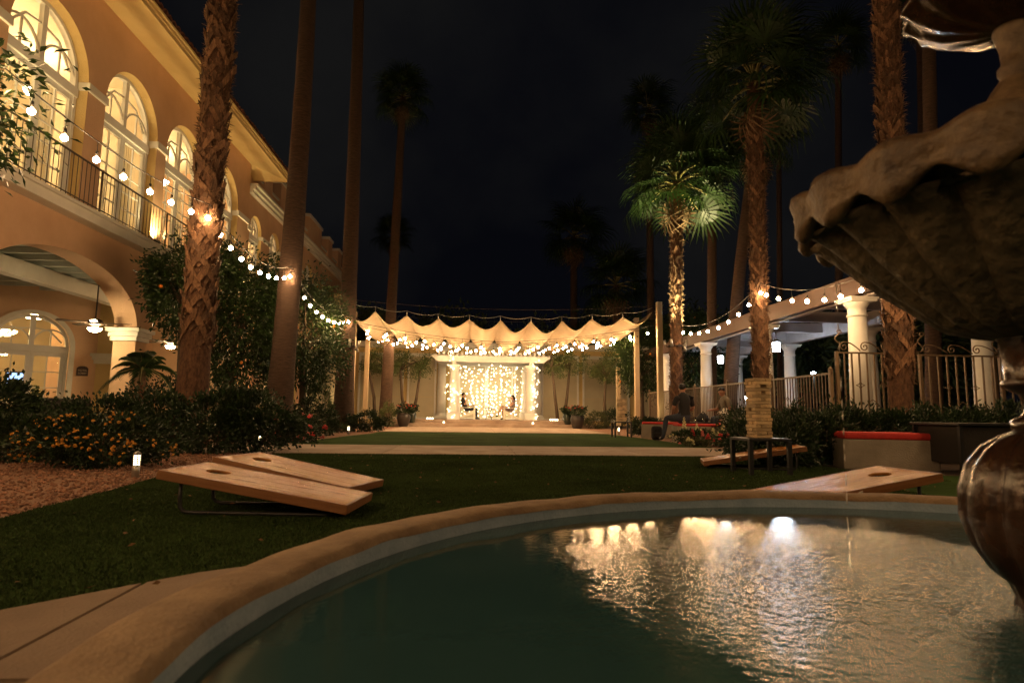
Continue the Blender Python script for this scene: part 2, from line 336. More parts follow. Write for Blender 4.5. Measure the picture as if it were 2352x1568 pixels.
# ================================================================== the ground
def sheet(name, poly, z, m, parent=None, thick=.0, **tags):
    mb = MB(); tri = tessellate_polygon([[Vector((x, y, 0)) for x, y in poly]])
    mb.add([(x, y, z) for x, y in poly], [t if (Vector((*poly[t[1]], 0)) - Vector((*poly[t[0]], 0))).cross(Vector((*poly[t[2]], 0)) - Vector((*poly[t[0]], 0))).z > 0 else t[::-1] for t in tri])
    if thick:
        n = len(poly); mb.add([(x, y, z) for x, y in poly] + [(x, y, z - thick) for x, y in poly], [(i, n+i, n+(i+1) % n, (i+1) % n) for i in range(n)])
    return mb.build(name, m, parent, kind='structure', **tags) if parent is None else mb.build(name, m, parent)
sheet('ground', [(-200, -60), (200, -60), (200, 300), (-200, 300)], -.03, 'soil')
BED = [(-2.75, 2.6), (-2.78, 3.9), (-2.84, 4.35), (-2.9, 5.2), (-3.0, 6.0), (-3.15, 7.2), (-3.05, 8.6), (-2.95, 9.64)]
BED2 = [(-3.62, 12.02), (-3.5, 14), (-3.3, 16.4), (-3.0, 18.2), (-2.95, 20.0)]
BED3 = [(4.35, 20.0), (4.6, 17.6), (4.62, 16.9), (4.7, 15.2), (4.75, 14.3), (4.9, 12.02)]
BED4 = [(4.9, 9.64), (4.65, 8.8), (4.62, 7.6), (4.9, 6.9), (7.4, 6.6), (7.6, 3), (7.5, -3)]
lawn = sheet('lawn', BED + BED4 + [(-1.2, -3), (-1.2, 2.2), (-1.62, 2.1), (-2.75, 1.55)], 0, 'turf')
lawn2 = sheet('lawn', BED2 + BED3, 0, 'turf')
g = sheet('gravel_bed', [(-7.6, 2), (-2.75, 2)] + BED + [(-7.6, 9.64)], -.004, 'gravel')
sheet('gravel_bed', [(-7.6, 12.02)] + BED2 + [(-3.0, 26.6), (-7.6, 26.6)], -.004, 'gravel')
sheet('gravel_bed', [(11, 26.8), (4.4, 26.8)] + BED3 + [(11, 12.02)], -.004, 'gravel')
sheet('gravel_bed', [(11, 9.64)] + BED4[:5] + [(11, 6.6)], -.004, 'soil')
# concrete walk across the lawns, slab by slab with open joints
def slabs(name, x0, x1, y0, y1, z, nx, ny, m='concrete'):
    root = MB().box(x0, x1, y0, y1, z - .09, z - .03).build(name, 'soil', kind='structure')
    for i in range(nx):
        for j in range(ny):
            a, b = x0 + (x1-x0)*i/nx + .006, x0 + (x1-x0)*(i+1)/nx - .006; c, d = y0 + (y1-y0)*j/ny + .006, y0 + (y1-y0)*(j+1)/ny - .006
            MB().box(a, b, c, d, z - .06, z).build('slab', m, root, bevel=.008)
    return root
slabs('path', -7.6, 11, 9.64, 12.02, .014, 9, 1)
slabs('plaza', -3.0, 4.4, 20.0, 26.75, .014, 4, 3)
slabs('fountain_apron', -3.4, -.4, -2.2, 1.62, .010, 3, 2, 'apron_concrete')
APR = [(-3.3, 1.63), (-.2, 1.63), (-.2, 3.2), (-1.08, 2.62), (-1.34, 2.34), (-1.52, 2.14), (-3.3, 1.635)]
sheet('fountain_apron', [(-.2, 1.63), (-.2, 3.2), (-1.08, 2.62), (-1.215, 2.48), (-1.205, 1.63)], .010, 'apron_concrete', thick=.06)
sheet('fountain_apron', [(-1.221, 1.63), (-1.231, 2.463), (-1.34, 2.34), (-1.52, 2.14), (-3.3, 1.635)], .010, 'apron_concrete', thick=.06)
# turf blades on the lawn close to the camera, pebbles on the near bed
def inside(px, py, poly):
    r = np.zeros(len(px), bool); j = len(poly) - 1
    for i in range(len(poly)):
        xi, yi = poly[i]; xj, yj = poly[j]; c = ((yi > py) != (yj > py)) & (px < (xj-xi)*(py-yi)/(yj-yi+1e-12) + xi); r ^= c; j = i
    return r
def turf_blades(n, x0, x1, y0, y1, poly, h, keep=None):
    x = rng.uniform(x0, x1, n); y = rng.uniform(y0, y1, n); m = inside(x, y, poly)
    if keep is not None: m &= keep(x, y)
    m &= ((x - 1.72)**2 + (y - 1.28)**2 > 2.5**2) & ~inside(x, y, APR); x, y = x[m], y[m]; n = len(x); a = rng.uniform(0, 2*PI, n); w = rng.uniform(.003, .006, n) * (h/.016); hh = h*rng.uniform(.6, 1.3, n)
    lx, ly = rng.normal(0, .45, n)*hh, rng.normal(0, .45, n)*hh
    v = np.stack([np.stack([x - w*np.cos(a), y - w*np.sin(a), np.zeros(n)], 1), np.stack([x + w*np.cos(a), y + w*np.sin(a), np.zeros(n)], 1), np.stack([x + lx, y + ly, hh], 1)], 1).reshape(-1, 3)
    return v
LP = BED + BED4 + [(-1.2, -3), (-1.2, 2.2), (-1.62, 2.1), (-2.75, 1.55)]
v = np.concatenate([turf_blades(260000, -3.3, 3.9, 2.0, 6.2, LP, .013), turf_blades(130000, -3.3, 5, 6.2, 9.6, LP, .016)])
ob = bpy.data.objects.new('grass', np_mesh('grass', v, np.arange(len(v)).reshape(-1, 3), 'turf_blade')); COL.objects.link(ob)
ob['kind'] = 'stuff'; ob['label'] = 'short dark green turf blades covering the near lawn'; ob['category'] = 'grass'
k = 230; lx = rng.uniform(-3, 4.5, k); ly = rng.uniform(1.6, 9.4, k); lm = ((lx - 1.72)**2 + (ly - 1.28)**2 > 2.55**2); P_ = np.stack([lx[lm], ly[lm], np.full(lm.sum(), .021)], 1); O_ = rand_dirs(lm.sum())*np.array([1, 1, .08]); fl_ = leaves('fallen_leaves', P_, O_*3, .035, .016, 'dry_leaf', None, 0, .1)
fl_['label'] = 'small dry leaves scattered over the lawn and paving'; fl_['category'] = 'leaves'
n = 9000; x = -2.6 - 5*rng.random(n)**1.6; y = rng.uniform(3, 9.6, n); m = inside(x, y, [(-7.6, 2.6)] + BED + [(-7.6, 9.64)]); x, y = x[m], y[m]; n = len(x)
octv = np.array([(1, 0, 0), (-1, 0, 0), (0, 1, 0), (0, -1, 0), (0, 0, 1), (0, 0, -1.)]); octf = np.array([(0, 2, 4), (2, 1, 4), (1, 3, 4), (3, 0, 4), (2, 0, 5), (1, 2, 5), (3, 1, 5), (0, 3, 5)])
sc = rng.uniform(.008, .024, (n, 1, 1)) * rng.uniform(.6, 1.3, (n, 6, 3)); ang = rng.uniform(0, 2*PI, n); c, s_ = np.cos(ang)[:, None], np.sin(ang)[:, None]
ov = octv[None]*sc; ov = np.stack([ov[..., 0]*c - ov[..., 1]*s_, ov[..., 0]*s_ + ov[..., 1]*c, ov[..., 2]*.7], -1) + np.stack([x, y, np.full(n, .006)], 1)[:, None]
gm = np_mesh('gravel', ov.reshape(-1, 3), (octf[None] + 6*np.arange(n)[:, None, None]).reshape(-1, 3), 'stone_chip')
ob = bpy.data.objects.new('gravel', gm); COL.objects.link(ob); ob['kind'] = 'stuff'; ob['label'] = 'reddish brown stone chips spread over the planting bed'; ob['category'] = 'gravel'

# ================================================================== hotel, left
FX = -8.6
H = thing('hotel_building', 'peach stucco hotel with arcade, arched windows and balcony along the left side', 'building', (FX, 16, 0))
fac = lambda u, v, t: (FX - t, u, v)
def arch(u0, u1, z0, zs, rise, n=20, closed_bottom=True):
    c, a = (u0+u1)/2, (u1-u0)/2
    return [(u0, z0), (u1, z0)] + [(c + a*math.cos(PI*i/n), zs + rise*math.sin(PI*i/n)) for i in range(n + 1)]
BAL = 4.86
WIN = [(5.15, 7.45), (8.08, 10.38), (11.0, 13.3), (13.95, 16.25), (16.75, 19.05), (19.6, 21.9)]
holes = [arch(10.8, 16.0, -.5, 2.68, 1.27, 32), arch(5.1, 10.3, -.5, 2.68, 1.27, 28), arch(16.5, 21.7, -.5, 2.68, 1.27, 28)]
holes = [[(u, max(v, -.05)) for u, v in h] for h in holes]
mb = MB().plate([(1.0, -.06), (22.9, -.06), (22.9, BAL), (1.0, BAL)], holes, 0, .55, fac); mb.build('lower_wall', 'stucco', H)
mb = MB().plate([(1.0, BAL + .002), (22.9, BAL + .002), (22.9, 9.95), (1.0, 9.95)], [arch(a, b, BAL + .06, 7.72, 1.15, 22) for a, b in WIN], 0, .34, fac, 0, 1); mb.build('upper_wall', ['stucco', 'stucco_yellow'], H)
MB().box(FX - 6.5, FX - .35, 22.6, 22.9, 0, 9.9).build('end_wall', 'stucco', H)
# white ledge of the balcony, impost bands, pier capitals
MB().box(FX - .02, FX + .30, 1.0, 22.9, BAL - .24, BAL - .03).box(FX - .02, FX + .36, 1.0, 22.95, BAL - .03, BAL + .04).build('balcony_ledge', 'trim', H, bevel=.01)
for a, b in zip([1.0] + [w[1] for w in WIN], [w[0] for w in WIN] + [22.9]):
    MB().box(FX - .25, FX + .055, a - .03, b + .03, 7.55, 7.74).build('impost_band', 'trim', H, bevel=.012)
for a, b in ((16.0, 16.5), (10.3, 10.8), (21.7, 22.9)):
    mb = MB().box(FX - .60, FX + .05, a - .06, b + .06, 2.34, 2.45)
    mb.box(FX - .64, FX + .09, a - .10, b + .10, 2.45, 2.57).box(FX - .69, FX + .14, a - .15, b + .15, 2.57, 2.67); mb.build('pier_capital', 'trim', H, bevel=.008)
# eave: sloped soffit, moulded fascia, barrel tiles
EX, EZ, Y1 = FX + 1.15, 9.50, 23.55
mb = MB().add([(FX - .3, 1, 9.96), (EX, 1, EZ), (EX, Y1, EZ), (FX - .3, 22.6, 9.96), (FX - 4, Y1, EZ), (FX - 4, 22.6, 9.96)], [(0, 1, 2, 3), (3, 2, 4, 5)]); mb.build('soffit', 'stucco_yellow', H)
mb = MB()
for k, (dx, z0, z1) in enumerate(((0, EZ - .02, EZ + .08), (.04, EZ + .08, EZ + .15), (.09, EZ + .15, EZ + .21))):
    mb.box(EX, EX + .05 + dx, 1, Y1 + .05 + dx, z0, z1); mb.box(FX - 4, EX - .002, Y1, Y1 + .05 + dx, z0, z1)
mb.build('fascia', 'stucco_yellow', H)
roof = MB().add([(EX + .12, 1, EZ + .22), (EX + .12, Y1 + .1, EZ + .22), (FX - 6, 17, 12.2), (FX - 6, 1, 12.2), (FX - 6, Y1 + .1, EZ + .22)], [(0, 1, 2, 3), (1, 4, 2)]).build('roof', 'tile', H)
tm = MB(); pr = [(math.cos(PI*i/6)*.095, math.sin(PI*i/6)*.095) for i in range(7)]
tm.add([(.18, a, b) for a, b in pr] + [(-.5, a*.9, b*.9 + .17) for a, b in pr] + [(.18, a*.8, b*.8) for a, b in pr], [(i, i+1, 8+i, 7+i) for i in range(6)] + [(i+1, i, 14+i, 15+i) for i in range(6)], 0, True)
tm = tm.mesh('roof_tile', 'tile'); y = 7.0
while y < Y1:
    inst('roof_tile', tm, roof, Matrix.Translation(Vector((EX + random.uniform(-.01, .015), y, EZ + .215 + random.uniform(-.008, .008))) - parent_loc(roof)) @ Matrix.Rotation(R(random.uniform(-4, 4)), 4, 'Z')); y += .215
# tall arched windows: fanlight above, french doors below
def arch_ring(u0, u1, zs, rise, w, n=20):
    c, a = (u0+u1)/2, (u1-u0)/2
    o = [(c + a*math.cos(PI*i/n), zs + rise*math.sin(PI*i/n)) for i in range(n+1)]; q = [(c + (a-w)*math.cos(PI*i/n), zs + (rise-w)*math.sin(PI*i/n)) for i in range(n+1)]
    return o + q[::-1]
def bar(mb, frame, pts, w, t0, t1):
    for (u0, v0), (u1, v1) in zip(pts[:-1], pts[1:]):
        d = Vector((u1-u0, v1-v0)); d.normalize(); e = Vector((-d.y, d.x)) * w/2
        q = [(u0+e.x, v0+e.y), (u1+e.x, v1+e.y), (u1-e.x, v1-e.y), (u0-e.x, v0-e.y)]
        vs = [frame(a, b, t0) for a, b in q] + [frame(a, b, t1) for a, b in q]
        mb.add(vs, [(0, 1, 2, 3), (7, 6, 5, 4), (0, 4, 5, 1), (1, 5, 6, 2), (2, 6, 7, 3), (3, 7, 4, 0)])
def arched_window(parent, frame, u0, u1, z0, zt, zs, rise, t, leaves_n=2, rows=4, cols=2, wall_mat='white_paint', name='window', handles=False):
    """frame > leaf bars, fanlight bars, panes; t = recess depth of the frame's face"""
    c = (u0+u1)/2; mb = MB(); fw = .085
    bar(mb, frame, [(u0 + fw/2, z0), (u0 + fw/2, zs)], fw, t, t + .12); bar(mb, frame, [(u1 - fw/2, z0), (u1 - fw/2, zs)], fw, t, t + .12)
    ring = arch_ring(u0, u1, zs, rise, fw); k = len(ring)//2
    for i in range(k - 1): 
        q = [ring[i], ring[i+1], ring[-2-i], ring[-1-i]]; vs = [frame(a, b, t) for a, b in q] + [frame(a, b, t + .12) for a, b in q]
        mb.add(vs, [(0, 1, 2, 3), (7, 6, 5, 4), (0, 4, 5, 1), (2, 6, 7, 3)])
    bar(mb, frame, [(u0, zt), (u1, zt)], .20, t - .03, t + .10)
    w = mb.build(name, wall_mat, parent)
    # fanlight: middle post and curved muntins
    mb = MB(); bar(mb, frame, [(c, zt), (c, zs + rise - .03)], .13, t + .005, t + .10)
    for sg in (-1, 1):
        r = (u1-u0)/4; cx = c + sg*((u1-u0)/4)
        bar(mb, frame, [(cx + r*.96*math.cos(PI*i/12), zt + .1 + r*1.05*math.sin(PI*i/12)) for i in range(13)], .045, t + .03, t + .07)
        bar(mb, frame, [(c + sg*.05, zs + rise*.55), (c + sg*(u1-u0)*.22, zs + rise*.5), (c + sg*(u1-u0)*.40, zs + rise*.1)], .04, t + .032, t + .068)
        bar(mb, frame, [(cx, zt), (cx, zt + .1 + r)], .035, t + .034, t + .066)
    mb.build('fanlight_bar', wall_mat, w)
    # leaves
    lw = (u1 - u0 - 2*fw) / leaves_n
    for q in range(leaves_n):
        a, b = u0 + fw + q*lw, u0 + fw + (q+1)*lw; mb = MB(); s = .10; zt2 = zt - .10
        bar(mb, frame, [(a + s/2, z0), (a + s/2, zt2)], s - .004, t + .02, t + .085); bar(mb, frame, [(b - s/2, z0), (b - s/2, zt2)], s - .004, t + .02, t + .085)
        bar(mb, frame, [(a + s, zt2 - .06), (b - s, zt2 - .06)], .12, t + .022, t + .083); bar(mb, frame, [(a + s, z0 + .13), (b - s, z0 + .13)], .26, t + .022, t + .083)
        lf = mb.build('door_leaf', wall_mat, w)
        mb = MB()
        for i in range(1, cols): bar(mb, frame, [(a + s + (b-a-2*s)*i/cols, z0 + .26), (a + s + (b-a-2*s)*i/cols, zt2 - .12)], .028, t + .035, t + .07)
        for i in range(1, rows): zz = z0 + .26 + (zt2 - .38 - z0)*i/rows; bar(mb, frame, [(a + s, zz), (b - s, zz)], .028, t + .036, t + .069)
        mb.build('muntin', wall_mat, w)
        if handles:
            for zz in (z0 + .95, z0 + 1.12):
                e = frame(b - .05 if q == 0 else a + .05, zz, t + .02); f2 = frame(b - .05 if q == 0 else a + .05, zz, t - .05)
                MB().tube([e, f2], [.028, .034], 8).build('handle', 'iron', w)
    n = 18; pts = [(u0 + .02, z0), (u1 - .02, z0)] + [(c + (u1-u0-.04)/2*math.cos(PI*i/n), zs + (rise-.02)*math.sin(PI*i/n)) for i in range(n+1)]
    MB().add([frame(a, b, t + .052) for a, b in pts], [tuple(range(len(pts)))]).build('pane', 'pane', w)
    return w
for a, b in WIN[1:]:
    arched_window(H, fac, a + .04, b - .04, BAL + .06, 7.46, 7.72, 1.11, .20, 2, 5, 2)
# lit rooms upstairs, curtains at the sides, round ceiling lamps
mb = MB().box(FX - 4.2, FX - 4.0, 1, 22.6, BAL, 9.9).box(FX - 4.2, FX - .35, 1, 22.6, BAL - .02, BAL + .05).box(FX - 4.2, FX - .35, 1, 22.6, 9.3, 9.4)
for y in (10.7, 16.5): mb.box(FX - 4, FX - .4, y - .06, y + .06, BAL + .05, 9.3)
mb.build('room_wall', 'room_wall', H)
for a, b in WIN[1:]:
    for e, sg in ((a + .1, 1), (b - .1, -1)):
        mb = MB(); vs = []; k = 22
        for i in range(k + 1):
            vs += [(FX - .58 + .035*math.sin(i*1.7), e + sg*.55*i/k, BAL + .06), (FX - .58 + .03*math.sin(i*1.7 + .4), e + sg*.48*i/k, 7.45)]
        mb.add(vs, [(2*i, 2*i+2, 2*i+3, 2*i+1) for i in range(k)], 0, True).build('curtain', 'curtain', H)
for y, m in ((9.2, 1), (12.2, 1), (14.9, 1), (17.9, 1.), (20.7, 1)):
    MB().lathe([(.02, 0), (.25, .02), (.30, .10), (.05, .16)], 16, (FX - 2.2, y, 8.2)).build('ceiling_lamp', 'room_glow', H)
# balcony railing
RX = FX + .24; rail = MB().tube([(RX, 4, BAL + 1.02), (RX, 22.85, BAL + 1.02)], .022, 6).build('railing', 'iron', H); MB().tube([(RX, 4, BAL + .14), (RX, 22.85, BAL + .14)], .014, 6).build('lower_rail', 'iron', rail)
bm = MB().tube([(0, 0, .10), (0, 0, 1.02)], .008, 6).mesh('baluster', 'iron'); o = parent_loc(rail); y = 8.2
while y < 22.9:
    inst('baluster', bm, rail, Matrix.Translation(Vector((RX, y, BAL)) - o)); y += .145
pm = MB().tube([(0, 0, .04), (0, 0, 1.05)], .022, 6).mesh('railing_post', 'iron')
for y in (8.2, 10.7, 13.62, 16.5, 19.32, 22.4): inst('railing_post', pm, rail, Matrix.Translation(Vector((RX, y + .06, BAL)) - o))
# arcade behind the arches: floor, ceiling joists, long beam, diagonal lobby wall, rear wall
MB().box(FX - 7.6, FX + .5, 1, 26.4, -.06, .012).build('arcade_floor', 'concrete', H)
MB().box(FX - 7.6, FX - .56, 1, 24.6, 4.30, 4.5).build('arcade_ceiling', 'ceiling_paint', H)
jm = MB().box(-6.9, 0, -.05, .05, 4.12, 4.30).mesh('joist', 'ceiling_paint')
for i in range(26): inst('joist', jm, H, Matrix.Translation(Vector((FX - .57, 7 + .66*i, 0)) - H.location))
MB().box(FX - 2.5, FX - 2.2, 1, 20.4, 3.72, 4.115).build('ceiling_beam', 'trim', H, bevel=.01)
D0, dv = Vector((-13.05, 18.8)), Vector((math.sin(PI/4), math.cos(PI/4))); nv = Vector((dv.y, -dv.x))
diag = lambda u, v, t: (D0.x + dv.x*u - nv.x*t, D0.y + dv.y*u - nv.y*t, v)
mb = MB().plate([(-4.4, 0), (1.95, 0), (1.95, 4.3), (-4.4, 4.3)], [arch(-.98, .98, .02, 2.5, .93, 22)], 0, .3, diag); mb.build('lobby_wall', 'stucco', H)
ring = arch_ring(-1.06, 1.06, 2.5, 1.01, .13); k = len(ring)//2; mb = MB()
for i in range(k - 1):
    q = [ring[i], ring[i+1], ring[-2-i], ring[-1-i]]; mb.add([diag(a, b, -.05) for a, b in q] + [diag(a, b, .02) for a, b in q], [(0, 1, 2, 3), (0, 4, 5, 1), (2, 6, 7, 3)])
for s in (-1, 1): bar(mb, diag, [(s*1.0, .02), (s*1.0, 2.5)], .13, -.05, .02)
mb.build('door_surround', 'trim', H)
arched_window(H, diag, -.93, .93, .03, 2.38, 2.5, .88, .08, 2, 4, 2, name='lobby_door', handles=True)
sg = MB()
n = 14; pts = [(1.16, 1.62), (1.46, 1.62), (1.46, 1.86)] + [(1.31 + .13*math.cos(PI*i/n), 1.87 + .05*math.sin(PI*i/n)) for i in range(n+1)] + [(1.16, 1.86)]
sign = thing('wall_sign', 'small dark brown sign with pale letters beside the lobby door', 'sign', diag(1.31, 1.62, -.02))
mb = MB().plate(pts, [], -.035, -.002, diag).build('sign_plate', 'sign_brown', sign)
def text(body, size, loc, rot, parent, m, name='lettering', ext=.003):
    c = bpy.data.curves.new(name, 'FONT'); c.body = body; c.size = size; c.align_x = 'CENTER'; c.extrude = ext; c.materials.append(MATS[m])
    tmp = bpy.data.objects.new(name, c); COL.objects.link(tmp); me = bpy.data.meshes.new_from_object(tmp.evaluated_get(bpy.context.evaluated_depsgraph_get())); bpy.data.objects.remove(tmp); o = bpy.data.objects.new(name, me); COL.objects.link(o); o.parent = parent; o.location = Vector(loc) - parent_loc(parent); o.rotation_euler = rot; return o
rz = math.atan2(dv.y, dv.x)
text('HOTEL', .075, diag(1.31, 1.765, -.040), (PI/2, 0, rz), sign, 'sign_letter'); text('LOBBY', .075, diag(1.31, 1.675, -.040), (PI/2, 0, rz), sign, 'sign_letter')
# pilaster at the end of the diagonal wall, with its capital; wall going back, rear wall with second door
P = Vector(diag(2.05, 0, 0)); MB().box(P.x - .28, P.x + .28, P.y - .28, P.y + .28, 0, 4.3).build('pilaster', 'stucco_yellow', H)
MB().box(P.x - .33, P.x + .33, P.y - .33, P.y + .33, 2.02, 2.14).box(P.x - .37, P.x + .37, P.y - .37, P.y + .37, 2.14, 2.24).box(P.x - .41, P.x + .41, P.y - .41, P.y + .41, 2.24, 2.34).build('pilaster_capital', 'trim', H, bevel=.008)
MB().box(P.x - .15, P.x + .05, P.y + .28, 24.5, 0, 4.3).build('return_wall', 'stucco', H)
rear = lambda u, v, t: (u, 24.5 + t, v)
MB().plate([(P.x - .2, 0), (FX + .3, 0), (FX + .3, 4.3), (P.x - .2, 4.3)], [arch(-11.75, -10.15, .02, 2.5, .75, 20)], 0, .25, rear).build('rear_wall', 'stucco_cream', H)
arched_window(H, rear, -11.72, -10.18, .03, 2.42, 2.5, .72, .06, 2, 4, 2, name='rear_door')
# lobby interior seen through the doors
mb = MB(); Q = [diag(-4.3, 0, .35), diag(1.9, 0, .35), diag(1.9, 0, 6), diag(-4.3, 0, 6)]; q = [(a[0], a[1]) for a in Q]
for z in (.0, 3.9): mb.add([(x, y, z) for x, y in q], [(0, 1, 2, 3)])
for i in (1, 2, 3): a, b = q[i], q[(i+1) % 4]; mb.add([(*a, 0), (*b, 0), (*b, 3.9), (*a, 3.9)], [(0, 1, 2, 3)])
mb.build('lobby_room', 'room_wall', H)
mb = MB().box(P.x - .2, FX + .2, 28.0, 28.1, 0, 3.9).box(P.x - .2, FX + .2, 24.8, 28, 3.8, 3.9).box(P.x - .2, FX + .2, 24.8, 28, -.02, .0).box(P.x - .3, P.x - .2, 24.8, 28, 0, 3.9).box(FX + .2, FX + .3, 24.8, 28, 0, 3.9); mb.build('rear_room', 'room_wall', H)
def chandelier(label, c):
    t = thing('chandelier', label, 'chandelier', c); MB().lathe([(.03, -.16), (.30, -.12), (.44, -.02), (.47, .03), (.40, .03), (.02, -.02)], 20, c).build('glass_bowl', 'chandelier_glow', t)
    mb = MB().tube([c, c + Vector((0, 0, .95))], .012, 6)
    for k in range(6):
        a = PI*k/3; mb.tube([c + Vector((.46*math.cos(a), .46*math.sin(a), .02)), c + Vector((.3*math.cos(a), .3*math.sin(a), .3)), c + Vector((0, 0, .42))], .011, 5)
    mb.build('rod', 'iron', t)
    return t
chandelier('glowing bowl chandelier seen through the fanlight of the lobby door', Vector(diag(-.55, 2.95, 1.7)))
chandelier('glowing bowl chandelier seen through the fanlight of the rear door', Vector((-11.0, 26.2, 2.9)))
t = thing('lobby_lamp', 'round ceiling lamp glowing deep inside the lobby', 'lamp', diag(.6, 3.7, 3.4)); MB().lathe([(.02, -.08), (.22, -.06), (.26, .0), (.05, .1)], 14, diag(.6, 3.7, 3.4)).build('shade', 'chandelier_glow', t)
tv = thing('television', 'wall screen glowing blue behind the right lobby door leaf', 'screen', diag(.42, 1.0, 4.2)); MB().plate([(.12, .95), (.72, .95), (.72, 1.85), (.12, 1.85)], [], 4.2, 4.28, diag).build('casing', 'black_plastic', tv); MB().plate([(.17, 1.0), (.67, 1.0), (.67, 1.36), (.17, 1.36)], [], 4.18, 4.197, diag).plate([(.17, 1.42), (.67, 1.42), (.67, 1.8), (.17, 1.8)], [], 4.18, 4.197, diag).build('screen', 'screen_glow', tv)
tb = thing('lobby_table', 'dark table standing just inside the lobby door', 'table', diag(.5, 0, 2.4))
MB().lathe([(.42, .72), (.44, .74), (.42, .76)], 20, diag(.5, 0, 2.4)).build('table_top', 'iron', tb); MB().lathe([(.22, 0), (.05, .08), (.045, .7), (.1, .72)], 12, diag(.5, 0, 2.4)).build('pedestal', 'iron', tb)
c = Vector(diag(.5, .76, 2.4)); vz = thing('flower_vase', 'vase of pale flowers on the lobby table', 'vase', c); MB().lathe([(.05, 0), (.08, .1), (.04, .24), (.055, .28)], 12, c).build('vase', 'tumbler', vz)
p, o = clump_points(260, (.22, .22, .2), 14, .3); leaves('bouquet', p + np.array([0, 0, .48]), o, .07, .04, 'olive', vz)
sf = thing('wicker_sofa', 'low dark wicker sofa with pale cushion under the arcade arch', 'sofa', (-9.3, 13.6, 0)); MB().box(-10.2, -9.0, 12.9, 15.0, .1, .42).box(-9.15, -8.95, 12.9, 15.0, .42, .85).build('frame', 'sofa_wicker', sf, bevel=.03); MB().box(-10.15, -9.2, 13.0, 14.9, .425, .56).build('seat_cushion', 'paper_white', sf, bevel=.04)
# ceiling fans with lamps
def ceiling_fan(label, c, z0, rot):
    t = thing('ceiling_fan', label, 'ceiling fan', c, 0); c = Vector(c)
    MB().lathe([(.03, z0 - c.z - .07), (.075, z0 - c.z - .02), (.08, z0 - c.z)], 12, c).tube([c + Vector((0, 0, .1)), Vector((c.x, c.y, z0 - .03))], .016, 6).build('down_rod', 'iron', t)
    MB().lathe([(.07, -.05), (.15, -.03), (.16, .06), (.06, .11)], 16, c).build('motor', 'iron', t)
    for k in range(5):
        M = Matrix.Translation(c) @ Matrix.Rotation(rot + 2*PI*k/5, 4, 'Z') @ Matrix.Rotation(R(10), 4, 'X'); MB().box(.16, .30, -.02, .02, -.004, .004, 0, M).box(.28, .78, -.07, .07, -.007, .007, 0, M).build('blade', 'iron', t)
    MB().lathe([(.055, -.12), (.07, -.05)], 12, c).build('lamp_neck', 'iron', t); MB().lathe([(.01, -.22), (.09, -.20), (.15, -.14), (.14, -.12), (.05, -.115)], 16, c).build('lamp_shade', 'fan_glow', t)
    return t
ceiling_fan('dark ceiling fan with glowing lamp under the near arcade arch', at(219, 742, 15.2), 4.12, .15)
ceiling_fan('dark ceiling fan with glowing lamp half hidden by the citrus behind the big palm', at(392, 786, 20.4), 4.12, .6)
# floodlights on the balcony, washing the arches and the soffit
def floodlight(label, loc, aim, power, blend=.6, cone=110, col=(1, .72, .32), cat='floodlight', body='black_metal', r=.06):
    loc = Vector(loc); t = thing('floodlight', label, cat, loc); d = (Vector(aim) - loc).normalized(); q = d.to_track_quat('Z', 'Y').to_matrix().to_4x4(); M = Matrix.Translation(loc + Vector((0, 0, .09))) @ q
    mb = MB().lathe([(r*.75, -.10), (r*1.1, -.06), (r*1.25, .06), (r*1.3, .075), (r*1.12, .075), (r*1.05, .03)], 14, cap=False); mb.v = [M @ Vector(v) for v in mb.v]; mb.build('housing', body, t)
    mb = MB().lathe([(.001, .028), (r*1.05, .03)], 14, cap=False); mb.v = [M @ Vector(v) for v in mb.v]; mb.build('lens', 'flood_glow', t)
    MB().box(loc.x - .05, loc.x + .05, loc.y - .05, loc.y + .05, loc.z, loc.z + .02).tube([loc, loc + Vector((0, 0, .09))], .014, 6).build('foot', body, t)
    ld = bpy.data.lights.new('flood_light', 'SPOT'); ld.energy = power; ld.color = col; ld.spot_size = R(cone); ld.spot_blend = blend; ld.shadow_soft_size = r; lo = bpy.data.objects.new('flood_light', ld); COL.objects.link(lo); lo.parent = t
    lo.matrix_local = Matrix.Translation(Vector((0, 0, .09)) + d*.09) @ d.to_track_quat('-Z', 'Y').to_matrix().to_4x4()
    return t
for y, lb in ((4.9, 'floodlight on the balcony ledge, out beyond the left citrus branch'), (10.75, 'floodlight on the balcony ledge behind the left citrus leaves'), (16.38, 'bright floodlight on the balcony ledge just left of the big palm'), (22.2, 'floodlight on the balcony ledge at the far end of the railing')):
    floodlight(lb, (FX + .13, y, BAL + .04), (FX + .42, y + .25, 9.3), 230, .8, 125)
# ------------------------------------------------ the wing behind: lower, with cornice, piers on the parapet
WG = thing('hotel_wing', 'lower stucco wing with white cornice and square parapet piers behind the palms', 'building', (FX, 32, 0))
wopen = [arch(23.25, 24.55, 4.9, 7.5, .65, 16), arch(25.55, 26.85, 4.9, 7.5, .65, 16), arch(28.2, 29.5, 4.9, 7.5, .65, 16), arch(31.0, 32.3, 4.9, 7.5, .65, 16)]
dopen = [arch(28.6, 30.4, .02, 2.4, .8, 16), arch(31.6, 33.4, .02, 2.4, .8, 16), arch(34.6, 36.4, .02, 2.4, .8, 16)]
MB().plate([(22.92, -.05), (40, -.05), (40, 8.8), (22.92, 8.8)], wopen + dopen, .06, .35, fac, 0, 1).build('wall', ['stucco', 'stucco_yellow'], WG)
MB().box(FX - .2, FX + .10, 22.92, 40, 8.80, 8.92).box(FX - .2, FX + .20, 22.93, 40, 8.92, 9.06).box(FX - .2, FX + .28, 22.94, 40.1, 9.06, 9.16).build('cornice', 'trim', WG, bevel=.01)
